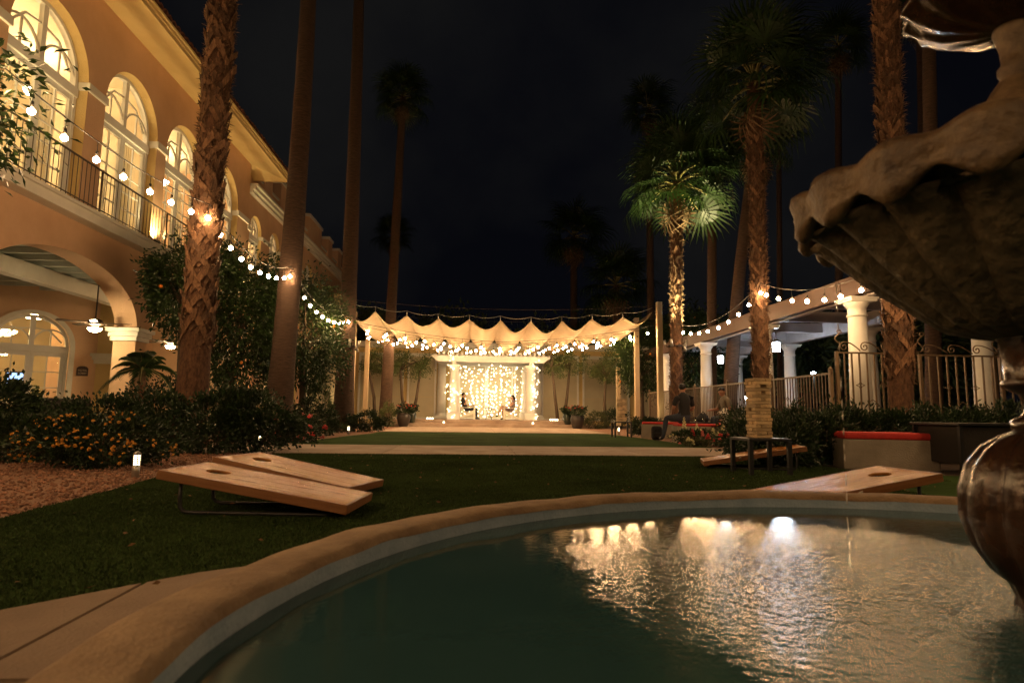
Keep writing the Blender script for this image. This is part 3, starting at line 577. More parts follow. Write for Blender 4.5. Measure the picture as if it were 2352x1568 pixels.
MB().box(FX - .55, FX - .15, 22.94, 40, 9.16, 9.75).build('parapet', 'stucco', WG); MB().box(FX - .58, FX - .10, 22.94, 40, 9.75, 9.84).build('parapet_cap', 'trim', WG)
for a, b in ((24.6, 25.5), (26.6, 27.5), (31.2, 33.8), (35.4, 36.4), (38, 39)):
    q = MB().box(FX - .75, FX - .04, a, b, 9.16, 10.55).build('parapet_pier', 'stucco', WG); MB().box(FX - .80, FX + .02, a - .05, b + .05, 10.55, 10.70).build('pier_cap', 'trim', q)
for a, b in ((22.94, 23.25), (24.55, 25.55), (26.85, 28.2), (29.5, 31.0)): MB().box(FX - .2, FX + .02, a - .02, b + .02, 7.38, 7.52).build('impost_band', 'trim', WG)
for a, b in ((23.25, 24.55), (25.55, 26.85), (28.2, 29.5), (31.0, 32.3)): arched_window(WG, fac, a + .03, b - .03, 4.92, 7.3, 7.5, .62, .18, 1, 5, 2)
for a, b in ((28.6, 30.4), (31.6, 33.4), (34.6, 36.4)): arched_window(WG, fac, a + .03, b - .03, .03, 2.3, 2.4, .77, .18, 2, 4, 2, name='glass_door')
MB().box(FX - 4.2, FX - 4.0, 23, 40, .0, 8.6).box(FX - 4, FX - .4, 23, 40, 4.4, 4.6).box(FX - 4, FX - .4, 23, 40, 8.4, 8.5).box(FX - 4, FX - .4, 27.2, 27.3, 0, 8.4).box(FX - 4, FX - .4, 23, 40, -.03, -.01).build('room_wall', 'room_wall', WG)
for y, z in ((24, 7.6), (26.2, 7.6), (29.5, 3.2), (32.5, 3.2), (35.5, 3.2)): MB().lathe([(.02, 0), (.2, .02), (.25, .08), (.05, .13)], 14, (FX - 2.0, y, z)).build('ceiling_lamp', 'room_glow', WG)
# ================================================================== back of the garden: steps, terrace, facade, white pergola
MB().box(-3.9, 5.3, 26.75, 33.3, -.05, .15).build('terrace_step', 'concrete', kind='structure', bevel=.01)
MB().box(-3.6, 5.0, 27.25, 33.3, .152, .30).build('terrace', 'concrete', kind='structure', bevel=.01)
BY = 33.3
BB = thing('garden_building', 'low yellow building with pale panels and white half columns behind the light curtain', 'building', (.7, BY, 0))
MB().box(-9.5, 13.5, BY, BY + .3, 0, 4.05).build('wall', 'stucco_yellow', BB)
MB().box(-9.6, 13.6, BY - .30, BY + .4, 4.05, 4.2).box(-9.6, 13.6, BY - .42, BY + .4, 4.2, 4.36).build('cornice', 'trim', BB)
bays = [(-9.2, -6.5), (-6.1, -3.9), (-3.5, -2.15), (-.75, .55), (.76, 2.0), (2.24, 2.9), (3.75, 5.6), (6.0, 8.4), (8.9, 11.3)]
for a, b in bays:
    fr = MB().box(a - .10, a, BY - .10, BY, .35, 3.6).box(b, b + .10, BY - .10, BY, .35, 3.6).box(a - .10, b + .10, BY - .11, BY, 3.6, 3.78).box(a - .10, b + .10, BY - .14, BY, .25, .35).build('panel_frame', 'white_paint', BB)
    k = max(1, round((b - a) / 1.3)); rows = 3
    for i in range(k):
        for j in range(rows):
            MB().box(a + (b-a)*i/k + .012, a + (b-a)*(i+1)/k - .012, BY - .045, BY - .005, .35 + 3.25*j/rows + .008, .35 + 3.25*(j+1)/rows - .008).build('panel', 'panel_pale', fr)
def column(name, label, c, r, h, m='white_paint', parent=None, base=.28, cap=True, group=None):
    c = Vector(c); t = parent if parent is not None else thing(name, label, 'column', c, 0, group)
    s = MB().lathe([(r*1.02, base), (r, base + (h - base)*.3), (r*.84, h - .38)], 28, c).build('shaft' if parent is None else 'half_column', m, t)
    b = MB().box(c.x - r*1.35, c.x + r*1.35, c.y - r*1.35, c.y + r*1.35, c.z, c.z + base*.45).lathe([(r*1.32, base*.45), (r*1.36, base*.62), (r*1.1, base*.8), (r*1.16, base*.9), (r*1.02, base)], 28, c).build('base', m, t if parent is None else s)
    k = MB().lathe([(r*.84, h - .38), (r*.95, h - .355), (r*.95, h - .335), (r*.84, h - .32), (r*.85, h - .20), (r*.93, h - .185), (r*1.0, h - .16), (r*1.16, h - .11), (r*1.2, h - .09)], 28, c).box(c.x - r*1.3, c.x + r*1.3, c.y - r*1.3, c.y + r*1.3, c.z + h - .09, c.z + h - .04).box(c.x - r*1.42, c.x + r*1.42, c.y - r*1.42, c.y + r*1.42, c.z + h - .04, c.z + h).build('capital', m, t if parent is None else s)
    return t
for x in (-1.75, 3.42): column('half_column', '', (x, BY - .22, .30), .24, 3.75, 'white_paint', BB)
PG = thing('white_pergola', 'white timber pergola on two pairs of columns hung with fairy lights', 'pergola', (.75, 30.4, .3))
for x, y in ((-.98, 29.6), (2.72, 29.6), (-.98, 32.4), (2.72, 32.4)):
    mb = MB().box(x - .30, x + .30, y - .30, y + .30, .30, .62).lathe([(.27, .62), (.25, .70), (.235, 1.5), (.20, 2.66), (.24, 2.70), (.27, 2.80)], 20, (x, y, 0)).box(x - .29, x + .29, y - .29, y + .29, 2.80, 2.90).box(x - .09, x + .09, y - .09, y + .09, 2.90, 3.1)
    mb.build('column', 'white_paint', PG)
for y in (29.6, 32.4):
    mb = MB(); q = [(-2.05, 3.36), (3.65, 3.36), (3.65, 3.28), (3.35, 3.06), (-1.75, 3.06), (-2.05, 3.28)]
    mb.plate(q, [], -.07, .07, lambda u, v, t, y=y: (u, y + t, v)).build('header_beam', 'white_paint', PG)
rm = MB().box(-.04, .04, -1.85, 1.75, 0, .15).mesh('rafter', 'white_paint')
for i in range(24): inst('rafter', rm, PG, Matrix.Translation(Vector((-1.7 + 5.0*i/23, 31.0, 3.362)) - PG.location))
# fairy light curtain: drops of wire with little lamps
FC = thing('fairy_light_curtain', 'curtain of warm fairy lights hanging inside the white pergola', 'string lights', (.8, 31.2, 3.3))
def ico(r, name, m, sub=1):
    b = bmesh.new(); bmesh.ops.create_icosphere(b, subdivisions=sub, radius=r); me = bpy.data.meshes.new(name); b.to_mesh(me); b.free(); me.materials.append(MATS[m])
    for p in me.polygons: p.use_smooth = True
    return me
FAIRY_M = [ico(r, 'fairy_lamp', 'fairy_glow') for r in (.017, .026, .037)]
mb = MB(); o = FC.location; nb = 0
for i in range(28):
    x = -.75 + 3.3*i/27 + random.uniform(-.05, .05); y = (32.5, 32.9, 31.6)[i % 3]; z0 = random.uniform(-.16, .12); mb.tube([(x, y, 3.3), (x + random.uniform(-.03, .03), y, .45)], .003, 4)
    for j in range(14):
        z = 3.08 + z0 - .20*j - random.uniform(0, .10)
        if random.random() < .74 and z > .4: inst('fairy_lamp', FAIRY_M[random.choice((0, 0, 1, 2))], FC, Matrix.Translation(Vector((x + random.uniform(-.06, .06), y, z)) - o)); nb += 1
mb.build('wire', 'rope', FC)
SWAG_M = [ico(r, 'fairy_lamp', 'swag_glow') for r in (.024, .037, .048)]
FS = thing('fairy_light_swag', 'fairy lights wound along the front beam and columns of the white pergola', 'string lights', (.8, 29.4, 3.4))
o = FS.location; mb = MB(); top = [(-1.25 + 4.3*i/40, 29.48, 3.52 + .05*math.sin(i*1.9)) for i in range(41)]; mb.tube(top, .004, 4)
for i in range(0, 41, 2): inst('fairy_lamp', SWAG_M[1 + i % 2], FS, Matrix.Translation(Vector(top[i]) - o))
for x in (-1.2, 2.98):
    pts = [(x + .16*math.sin(k*1.1) + (.12 if x < 0 else -.1)*(1 if k > 16 else .3), 29.26 + .05*math.cos(k*1.3), 3.35 - .095*k) for k in range(32)]; mb.tube(pts, .004, 4)
    for k, q in enumerate(pts):
        if random.random() < .8: inst('fairy_lamp', SWAG_M[random.choice((0, 1, 2))], FS, Matrix.Translation(Vector(q) - o))
for k in range(26):
    s = -1 if k % 2 else 1; q = Vector((.87 + s*1.92 + random.gauss(0, .13), 29.28 + random.gauss(0, .03), 1.55 + random.gauss(0, .30))); inst('fairy_lamp', SWAG_M[random.choice((0, 1))], FS, Matrix.Translation(q - o))
for x in (-2.05, -1.93, -1.83, -1.3, 2.6, 3.45, 3.55, 3.66, 3.75): inst('fairy_lamp', SWAG_M[2], FS, Matrix.Translation(Vector((x, 27.05 if x in (-1.3, 2.6) else 27.6, .20 if x in (-1.3, 2.6) else .355)) - o))
mb.build('wire', 'rope', FS)
# ================================================================== canopy posts, wave canopy, bulb strings
PX0, PX1 = -4.8, 6.55
names = {0: 'front', 1: 'middle', 2: 'rear'}
for s, x in (('left', PX0), ('right', PX1)):
    for k, (y, h) in enumerate(((21.3, 4.65), (24.4, 4.55), (27.6, 4.5))):
        t = thing('canopy_post', ('tall tan timber post at the %s %s corner of the canopy' if k != 1 else 'tan timber post midway along the %s %s side of the canopy') % (names[k], s), 'post', (x, y, 0), 0, 'canopy posts')
        MB().box(x - .095, x + .095, y - .095, y + .095, -.05, h).build('timber', 'post_wood', t, bevel=.01); MB().box(x - .12, x + .12, y - .12, y + .12, -.02, .12).build('post_shoe', 'black_metal', t)
        MB().tube([(x - .09, y, h - .25), (x + .09 if x < 0 else x - .09, y, h - .25)], .012, 6).tube([(x + (.095 if x < 0 else -.095), y, h - .35), (x + (.17 if x < 0 else -.17), y, h - .35)], .012, 6).build('eye_bolt', 'steel', t)
CN = thing('shade_canopy', 'cream canvas canopy hanging in waves from wires above the lawn end', 'canopy', (.9, 24.3, 4))
NS, NU, NV = 10, 14, 14
def ridge(u, v): return 4.24 - .36*(1 - (2*u - 1)**2) + (.10 if u in (0., 1.) else 0) + .02*math.sin(17*u)
vs = []
for j in range(NV + 1):
    v = j/NV; y = 21.45 + 5.9*v
    for i in range(NS*NU + 1):
        u = i/(NS*NU); f = (i % NU)/NU; sag = (.38 + .20*v + .07*math.sin(11*u + 1)) * (1 - abs(2*f - 1)**1.5)
        cx = (u*NS - .5)
        vs.append((PX0 + .2 + (PX1 - PX0 - .4)*u + .03*math.sin(9*v + 3*u*NS)*(sag > .05), y + .02*math.sin(i*.9), ridge(round(u*NS)/NS if f in (0,) else u, v) - sag - .10*math.sin(PI*v) + .012*math.sin(14*f + 9*v)))
n = NS*NU + 1; fs = [(j*n + i, j*n + i + 1, (j+1)*n + i + 1, (j+1)*n + i) for j in range(NV) for i in range(NS*NU)]
cv = MB().add(vs, fs, 0, True).build('canvas', 'canvas', CN); sd = cv.modifiers.new('thickness', 'SOLIDIFY'); sd.thickness = .006
mb = MB()
for y in (21.45, 24.4, 27.35): mb.tube(catenary((PX0, y, 4.55), (PX1, y, 4.55), .27, 40), .006, 5)
mb.build('wire', 'iron', CN)
for k in range(1, NS):
    for y in (21.45, 27.35):
        x = PX0 + .2 + (PX1 - PX0 - .4)*k/NS; z = ridge(k/NS, 0); MB().tube([(x, y, z - .01), (x, y, z + .16)], .013, 6).build('hook', 'steel', CN)
    mb = MB()
mb = MB(); front = [(PX0 + .2 + (PX1 - PX0 - .4)*k/NS, 21.45, ridge(k/NS, 0) + .15) for k in range(NS + 1)]; pts = []
for a, b in zip(front[:-1], front[1:]): pts += catenary(a, b, .09, 6)
mb.tube(pts, .007, 5).build('rope', 'rope', CN)
BULB_M = ico(.040, 'bulb', 'bulb_glow', 2)
SOCK = MB().tube([(0, 0, .05), (0, 0, .12)], [.020, .016], 8).tube([(0, 0, .12), (0, 0, .24)], .005, 5).mesh('socket', 'black_plastic')
def string_lights(label, legs, n, group='strings of warm bulbs', end=False, ph=.5):
    """legs: list of (a, b, sag); n bulbs spread by length"""
    pts = []
    for a, b, s in legs: c = catenary(a, b, s, 24); pts += c if not pts else c[1:]
    t = thing('string_lights', label, 'string lights', pts[0], 0, group); o = t.location
    MB().tube(pts, .008, 5).build('cable', 'black_plastic', t)
    d = [0]
    for a, b in zip(pts[:-1], pts[1:]): d.append(d[-1] + (b - a).length)
    for k in range(n):
        s = (k + (.999 if end else ph))/n*d[-1]; i = max(j for j in range(len(d)) if d[j] <= s); i = min(i, len(pts) - 2); p = pts[i].lerp(pts[i+1], (s - d[i])/(d[i+1] - d[i])) - o
        h = Vector((random.uniform(-.015, .015), random.uniform(-.015, .015), -.24)); M = Matrix.Translation(p + h) @ Matrix.Rotation(R(random.uniform(-5, 5)), 4, 'X')
        inst('socket', SOCK, t, M); inst('bulb', BULB_M, t, M)
    return t
P1b, P1t = Vector((-4.76, 10.7, -.05)), Vector((-4.70, 10.7, 8.6)); P2b, P2t = Vector((-4.66, 15, -.05)), Vector((-4.50, 15, 12.5)); P3b, P3t = Vector((-4.22, 20.3, -.05)), Vector((-4.36, 20.3, 16.5))
A1 = at(482, 470, 10.42); A2 = at(668, 612, 14.65); A3 = at(801, 722, 19.95)
string_lights('string of warm bulbs from the left citrus tree to the big shaggy palm', [(at(-120, 40, 5.9), A1, .22)], 9, end=True)
string_lights('string of warm bulbs from the big shaggy palm to the smooth palm', [(A1, A2, .38)], 9, end=True)
string_lights('string of warm bulbs from the smooth palm down to the palm by the canopy', [(A2, A3, .42)], 10, end=True)
string_lights('string of warm bulbs running back over the left bed beyond the frame', [((-5.0, -6.5, 4.6), (-5.1, -.2, 4.7), .35), ((-5.1, -.2, 4.7), at(-120, 40, 5.9), .3)], 20)
B1 = at(1553, 742, 18.75); B2 = at(1747, 650, 13.7); B3 = at(2052, 600, 9.4)
string_lights('string of warm bulbs from the uplit palm to the palm behind the block tower', [(B1, B2, .42)], 9, end=True)
string_lights('string of warm bulbs from the palm behind the block tower to the right hand palm', [(B2, B3, .30)], 8)
string_lights('added string of warm bulbs beyond the left frame edge, brightening the lower hotel wall', [(at(-120, 40, 5.9), (-7.3, 2.2, 3.9), .3), ((-7.3, 2.2, 3.9), (-6.6, -4.5, 4.3), .4)], 22)  # unseen extra string, added to throw more light on the lower facade
string_lights('string of warm bulbs running back above the fountain beyond the frame', [(B3, (6.3, 3.5, 4.4), .3), ((6.3, 3.5, 4.4), (5.8, -3.5, 4.6), .4)], 22)
string_lights('string of warm bulbs crossing behind the fountain beyond the frame', [((5.8, -3.5, 4.6), (.3, -4.2, 4.3), .4), ((.3, -4.2, 4.3), (-5.0, -4.5, 4.6), .4)], 18)
lab = ('front', 'second', 'third', 'fourth', 'rearmost')
for k, y in enumerate((21.3, 22.9, 24.4, 26.0, 27.5)):
    string_lights('%s of the five bulb strings sagging beneath the canvas canopy' % lab[k], [((PX0 + .1, y, 3.82 + .05*k), (.85, y, 3.10 + .10*k), .12), ((.85, y, 3.10 + .10*k), (PX1 - .1, y, 3.82 + .05*k), .12)], (17, 18, 16, 18, 17)[k], ph=(.5, .1, .8, .3, .6)[k])
# ================================================================== palms
def boot_mesh(r0, name, ragged):
    """a split leaf base: two flat straps meeting high up, hugging the trunk"""
    mb = MB(); th = .016
    for s in (-1, 1):
        k = 6; vs = []
        for i in range(k + 1):
            f = i/k; a = s*(.04 + 1.02*(1 - f)); z = .36*f; w = .040 + .022*f; rr = r0 + .010 + .045*f**2 + (.05*f**3 if ragged else 0)
            for dz, dr in ((-w, 0), (w, 0), (w, th), (-w, th)): vs.append(((rr + dr)*math.cos(a + s*dz*.5/r0), (rr + dr)*math.sin(a + s*dz*.5/r0), z + dz*.75))
        mb.add(vs, [(4*i + j, 4*i + (j+1) % 4, 4*i + 4 + (j+1) % 4, 4*i + 4 + j) for i in range(k) for j in range(4)] + [(3, 2, 1, 0), (4*k, 4*k+1, 4*k+2, 4*k+3)])
    mb.add([(r0 + .03, -.05, .34), (r0 + .03, .05, .34), (r0 + .095, .035, .44), (r0 + .095, -.035, .44), (r0 + .08, -.03, .34), (r0 + .08, .03, .34)], [(0, 1, 2, 3), (4, 3, 2, 5), (0, 3, 4), (1, 5, 2)])
    return mb.mesh(name, 'boot')
def chip_mesh(r0, name):
    mb = MB(); mb.add([(r0, -.075, 0), (r0, .075, 0), (r0 + .035, .06, .10), (r0 + .035, -.06, .11), (r0 + .085, .03, .19), (r0 + .09, -.035, .21), (r0 + .02, -.05, .02), (r0 + .02, .05, .02), (r0 + .06, .02, .18)], [(0, 1, 2, 3), (3, 2, 4, 5), (6, 7, 8), (7, 4, 8), (6, 8, 5)])
    return mb.mesh(name, 'boot')
def torn_mesh(r0, name, seed):
    q = random.Random(seed); mb = MB()
    for s in (0, 1):
        a = q.uniform(-.3, .3); w = q.uniform(.03, .06); h = q.uniform(.10, .22); o_ = q.uniform(.03, .10); z = q.uniform(-.05, .05); t_ = q.uniform(-.4, .4)
        P = lambda da, dz, dr: ((r0 + dr)*math.cos(a + da), (r0 + dr)*math.sin(a + da), z + dz)
        k = w/r0; mb.add([P(-k, 0, 0), P(k, .01, .005), P(k*.9 + t_*.2, h*.55, o_*.45), P(-k*.8 + t_*.2, h*.6, o_*.5), P(k*.5 + t_*.5, h, o_), P(-k*.3 + t_*.5, h*1.1, o_*1.05), P(t_*.4, h*.8, o_*.35), P(0, 0, .0)], [(0, 1, 2, 3), (3, 2, 4, 5), (7, 6, 4, 2), (7, 3, 5, 6)])
    return mb.mesh(name, 'boot')
R0 = .25; BOOT = [boot_mesh(R0, 'leaf_base', False), boot_mesh(R0, 'leaf_base', True)]; CHIP = [chip_mesh(R0, 'leaf_base')] + [torn_mesh(R0, 'leaf_base', i) for i in range(6)]
def fan_frond(name, segs=26, L=1.0, pet=.85, m=('petiole', 'frond'), droop=.35, seed=0):
    rr = random.Random(seed); mb = MB(); mb.tube([(0, 0, 0), (pet*.5, 0, pet*.10), (pet, 0, .02)], [.028, .02, .014], 5)
    for k in range(segs):
        a = (k/(segs - 1) - .5)*R(250) + rr.uniform(-.03, .03); l = L*(.72 + .28*math.cos(a*.55))*rr.uniform(.88, 1.05); w = .030*L; d = Vector((math.cos(a), math.sin(a), 0)); s = Vector((-d.y, d.x, 0)); b = Vector((pet, 0, .02)); fold = .05*(1 if k % 2 else -1)
        p1 = b + d*l*.45 + Vector((0, 0, .10*l + fold*.3)); p2 = b + d*l*.78 + Vector((0, 0, .02*l - droop*.12)); p3 = b + d*l*.97 + Vector((0, 0, -droop*l*rr.uniform(.45, 1.0)))
        q = [b - s*.006, b + s*.006, p1 + s*w, p1 - s*w, p2 + s*w*.6, p2 - s*w*.6, p3]
        mb.add(q, [(0, 1, 2, 3), (3, 2, 4, 5), (5, 4, 6)], 1)
    return mb.mesh(name, list(m))
FROND = [fan_frond('frond', seed=i, droop=.3 + .2*i) for i in range(3)]; DRY = [fan_frond('dry_frond', 16, .8, .5, ('petiole', 'frond_dry'), .9, 9)]
def palm(name, label, base, top, rb, rt, style, crown=1.0, nf=34, boots_from=1.4, boots_to=None, nboot=0, dry=10, bulge=1.35, bend=0., group=None):
    base, top = Vector(base), Vector(top); t = thing(name, label, 'palm tree', base, 0, group); ax = top - base; k = 26 if style == 'ring' else 18; pts, rad = [], []
    side = Vector((ax.z, 0, -ax.x)).normalized()
    for i in range(k + 1):
        f = i/k; pts.append(ax*f + side*bend*math.sin(PI*f)); r = rb + (rt - rb)*f; r *= 1 + (bulge - 1)*math.exp(-f*ax.length/.9); rad.append(r * (1 + (.02*random.uniform(-1, 1))))
    MB().tube(pts, rad, 18).build('trunk', 'bark_ring' if style == 'ring' else 'bark_rough', t, world=False)
    def axis(z):
        f = min(1, max(0, z/ax.length)); i = f*k; j = min(int(i), k - 1); return pts[j].lerp(pts[j+1], i - j), rad[j] + (rad[j+1] - rad[j])*(i - j)
    for q in range(nboot):
        nl = max(1, int(nboot*.18)); zl = boots_from + min(2.7, .45*(boots_to - boots_from)); late = q >= nl; z = boots_from + (zl - boots_from)*(q + .5)/nl if not late else zl + (boots_to - zl)*(q - nl + .5)/(nboot - nl); p, r = axis(z); a = q*2.39996
        me = random.choice(CHIP + [BOOT[1]]) if late and random.random() < .92 else BOOT[0]; sc = random.uniform(.7, 1.05) if not late else random.uniform(.7, 1.15)
        inst('leaf_base', me, t, Matrix.Translation(p) @ Matrix.Rotation(a, 4, 'Z') @ Matrix.Rotation(R(random.uniform(-8, 8) if late else random.uniform(-7, 7)), 4, 'X') @ Matrix.Diagonal((r/R0, r/R0, 1.2*sc*(r/R0)**.6, 1)))
    if nboot:                                   # brown fibre between the leaf bases
        n = 5200; z = rng.uniform(boots_from, boots_to, n); a = rng.uniform(0, 2*PI, n); P = []; O = []
        for zz, aa in zip(z, a):
            p, r = axis(zz); dd = np.array([math.cos(aa), math.sin(aa), 0]); P.append(np.array(p) + dd*(r - .012)); O.append(dd*.5 + np.array([0, 0, .6 if random.random() < .5 else -.6]))
        leaves('fibre', np.array(P), np.array(O), .13, .016, 'fibre', t, 0, .8)
    c = pts[-1]
    for i in range(nf):
        e = 1.35 - 2.1*(i/nf)**.9 + random.uniform(-.12, .12); a = i*2.39996
        M = Matrix.Translation(c + Vector((0, 0, .25*math.sin(e)))) @ Matrix.Rotation(a, 4, 'Z') @ Matrix.Rotation(-e, 4, 'Y') @ Matrix.Rotation(random.uniform(-.5, .5), 4, 'X') @ Matrix.Scale(crown*random.uniform(.85, 1.12), 4)
        inst('frond', FROND[i % 3], t, M)
    for i in range(dry):
        a = i*2.39996 + 1; M = Matrix.Translation(c + Vector((0, 0, -.2 - .4*random.random()))) @ Matrix.Rotation(a, 4, 'Z') @ Matrix.Rotation(R(72), 4, 'Y') @ Matrix.Scale(crown*random.uniform(.8, 1), 4); inst('dry_frond', DRY[0], t, M)
    return t
palm('palm_tree', 'big shaggy palm with crossed leaf bases in front of the hotel', P1b, P1t + Vector((.02, 0, 3.4)), .228, .185, 'rough', 1.2, 34, 1.72, 9.2, 290, 12, 1.35)
palm('palm_tree', 'smooth ringed palm, middle of the three tall trunks at left', P2b, P2t + Vector((0, 0, 3)), .30, .15, 'ring', 1.1, 30, dry=8, bulge=1.25, bend=.10)
palm('palm_tree', 'smooth ringed palm strapped with small lamps beside the canopy corner', P3b, P3t + Vector((0, 0, 2)), .29, .15, 'ring', 1.1, 30, dry=8, bulge=1.45, bend=.05)
palm('palm_tree', 'slender tall palm behind the left side of the canopy with dim crown', (-3.95, 27.8, -.05), at(926, 225, 27.8), .26, .16, 'ring', .85, 34, dry=5, bulge=1.3)
palm('palm_tree', 'palm with brightly uplit green crown right of the canopy', (6.32, 19, -.05), at(1554, 420, 19), .155, .16, 'rough', 1.22, 46, .9, 7.3, 190, 4, 1.1)
palm('palm_tree', 'shaggy palm standing behind the wooden block tower', (6.71, 14, -.05), at(1731, 195, 14), .158, .165, 'rough', 1.10, 38, .8, 8.0, 220, 2, 1.15)
palm('palm_tree', 'shaggy palm in front of the fence gate at right', (6.98, 9.7, -.05), (7.24, 9.7, 11.0), .178, .168, 'rough', 1.2, 30, 1.25, 8.6, 260, 10, 1.2)
palm('palm_tree', 'bare straight trunk left of the leaning one before the right pergola', (7.92, 20.2, -.05), at(1636, 330, 20.2), .17, .14, 'ring', .95, 26, dry=8)
palm('palm_tree', 'bare trunk leaning right before the right pergola', (7.97, 19, -.05), at(1735, 330, 19), .22, .16, 'ring', .95, 26, dry=8, bend=-.12)
for x, y, Y, yb, r, c, lb in ((1490, 255, 34, 1497, .20, 1.1, 'far palm with dim crown above the right end of the canopy'), (1925, 110, 27, 1926, .16, 1.0, 'thin far palm trunk left of the fountain bowl'), (2112, 20, 25, 2128, .17, 1.1, 'thin far palm trunk right of the gate palm'), (1788, 250, 30, 1792, .14, 1.0, 'thin far palm behind the palm of the block tower'),
                       (1318, 545, 42, 1318, .25, 1.7, 'far dark palm silhouette above the canopy'), (1415, 655, 36, 1418, .22, 1.6, 'short dark palm behind the right rear canopy corner'), (905, 545, 48, 905, .2, 1.1, 'small distant palm left of the slender tall one'), (2128, -330, 13.5, 2141, .15, 1.0, 'grey bare trunk behind the tall fence panel')):
    b = at(yb, 945, Y); palm('palm_tree', lb, (b.x, Y, -.05), at(x, y, Y), r*1.15, r*.85, 'ring', c, 24, dry=8)
# small floods strapped on two palms
def strap_lamps(label, c, r, dirs):
    t = thing('strapped_lamps', label, 'floodlights', c); c = Vector(c); MB().tube([c + Vector(((r + .012)*math.cos(2*PI*i/20), (r + .012)*math.sin(2*PI*i/20), 0)) for i in range(21)], .022, 6).build('strap', 'black_plastic', t)
    for a, tilt in dirs:
        d = Vector((math.cos(a), math.sin(a), 0)); p = c + d*(r + .07); q = Vector((d.x*.35, d.y*.35, tilt)).normalized()
        MB().tube([p - q*.03, p + q*.20], .042, 10).tube([c + d*r, p], .014, 6).build('lamp_can', 'steel', t)
    return t
strap_lamps('lamp cans strapped round the palm at the left canopy corner', at(797, 795, 20.3), .27, [(-PI/2 - .5, 1), (-PI/2 + .4, 1), (-PI/2 + 1.2, -1), (PI, 1), (0, 1)])
t = strap_lamps('lamp cans strapped round the uplit palm', at(1552, 795, 19), .23, [(-PI/2 - .7, 1), (-PI/2 + .7, -1), (PI, 1), (0, 1)])
for i, (a, pw) in enumerate(((-PI/2 - .7, 2600), (-PI/2 + 1.1, 2600))):
    ld = bpy.data.lights.new('lamp', 'SPOT'); ld.energy = pw; ld.color = (1, .82, .38); ld.spot_size = R(46); ld.spot_blend = .7; ld.shadow_soft_size = .04
    lo = bpy.data.objects.new('lamp', ld); COL.objects.link(lo); lo.parent = t; d = Vector((math.cos(a), math.sin(a), 0)); lo.matrix_local = Matrix.Translation(d*.40 + Vector((0, 0, .22))) @ Vector((d.x*.03, d.y*.03, 1)).to_track_quat('-Z', 'Y').to_matrix().to_4x4()
# ground uplight at the foot of the front left post
floodlight('small ground spotlight at the foot of the front left canopy post', (PX0 + .25, 20.85, 0), (PX0 + .05, 21.2, 3.0), 90, .7, 60, (1, .78, .4))
floodlight('small ground spotlight at the foot of the front right canopy post', (PX1 - .3, 20.95, 0), (PX1 - .05, 21.2, 3.0), 40, .7, 60, (1, .72, .35))
# ================================================================== trees and shrubs
tree('orange_tree', 'dense orange tree between the shaggy and the smooth palm', (at(530, 900, 16.4).x, 16.4, 0), 4.95, (1.3, 1.2, 1.85), 16000, .13, .06, 'citrus', .1, 6, fruit=8, clumps=110)
tree('orange_tree', 'orange tree right of the smooth palm before the hotel wing', (at(690, 900, 18.2).x, 18.2, 0), 4.5, (1.25, 1.2, 1.65), 13000, .12, .055, 'citrus', .1, 6, fruit=6, clumps=100)
tree('orange_tree', 'smaller orange tree half behind the big shaggy palm at the arcade pier', (at(405, 900, 14.3).x, 14.3, 0), 4.5, (.72, .8, 1.05), 6500, .12, .055, 'citrus', .08, 5, fruit=4, clumps=60)
tree('orange_tree', 'near citrus tree reaching into the left edge of the picture', (-6.05, 6.1, 0), 4.7, (1.42, 1.2, .80), 7500, .105, .048, 'citrus', .09, 6, fruit=5, clumps=60, cz=3.75)
tree('orange_tree', 'orange tree with fruit behind the right canopy posts', (at(1475, 900, 25.5).x, 25.5, 0), 4.6, (1.25, 1.2, 1.6), 11000, .13, .06, 'citrus', .1, 6, fruit=9, clumps=90)
tree('orange_tree', 'orange tree behind the uplit palm', (at(1600, 900, 24.5).x, 24.5, 0), 4.7, (1.4, 1.3, 1.7), 11000, .14, .065, 'citrus', .1, 6, fruit=6, clumps=90)
for x, Y, h, w, lb, tw in ((868, 29.2, 3.7, .95, 'small twisted tree at the far left beside the slender palm', 2), (940, 30.2, 3.7, 1.05, 'twin stemmed small tree left of the white pergola', 2), (1288, 29.6, 3.9, 1.15, 'forked small tree right of the white pergola', 2), (1392, 29.2, 3.5, .9, 'slim small tree beside the right rear canopy post', 1)):
    b = at(x, 950, Y); tree('small_tree', lb, (b.x, Y, .0), h, (w, w*.8, .75), 3000, .12, .04, 'olive', .075, 5, clumps=26, twin=tw, hollow=.2)
far = [(-13, 44, 8.0, 4), (-7.5, 40, 6.8, 3.2), (-2, 42, 7.4, 3.6), (4, 41, 6.4, 3.2), (9.5, 42, 8.2, 3.8), (15, 40, 7.4, 3.4), (20, 36, 6.6, 3.2), (24, 30, 5.8, 2.8), (15.5, 21.5, 4.6, 1.9)]
fl = ['far dark tree behind the hotel wing', 'far dark tree behind the left end of the garden building', 'far dark tree left of the pergola centre', 'far dark tree right of the pergola centre', 'far dark tree behind the right canopy corner', 'far dark tree behind the uplit palm', 'far dark tree beyond the right pergola', 'far dark tree behind the fence gate', 'dark leafy tree behind the tall fence panels']
for (x, y, h, w), lb in zip(far, fl): tree('shade_tree', lb, (x, y, 0), h, (w, w*.7, h*.38), 5000, .42, .20, 'far_leaf', .2, 6, 'far trees beyond the garden', clumps=60)
S = lambda px, Y: (at(px, 950, Y).x, Y, 0)
hed = 'dark shrubs of the left bed'
shrub('tall dark shrub at the left edge below the small palm fronds', 'shrub', S(-40, 9.2), (.62, .7, .62), 3600, .085, .05, group=hed)
shrub('dark round shrub in front of the lobby door', 'shrub', S(128, 9.6), (.75, .7, .38), 2600, .075, .045, group=hed)
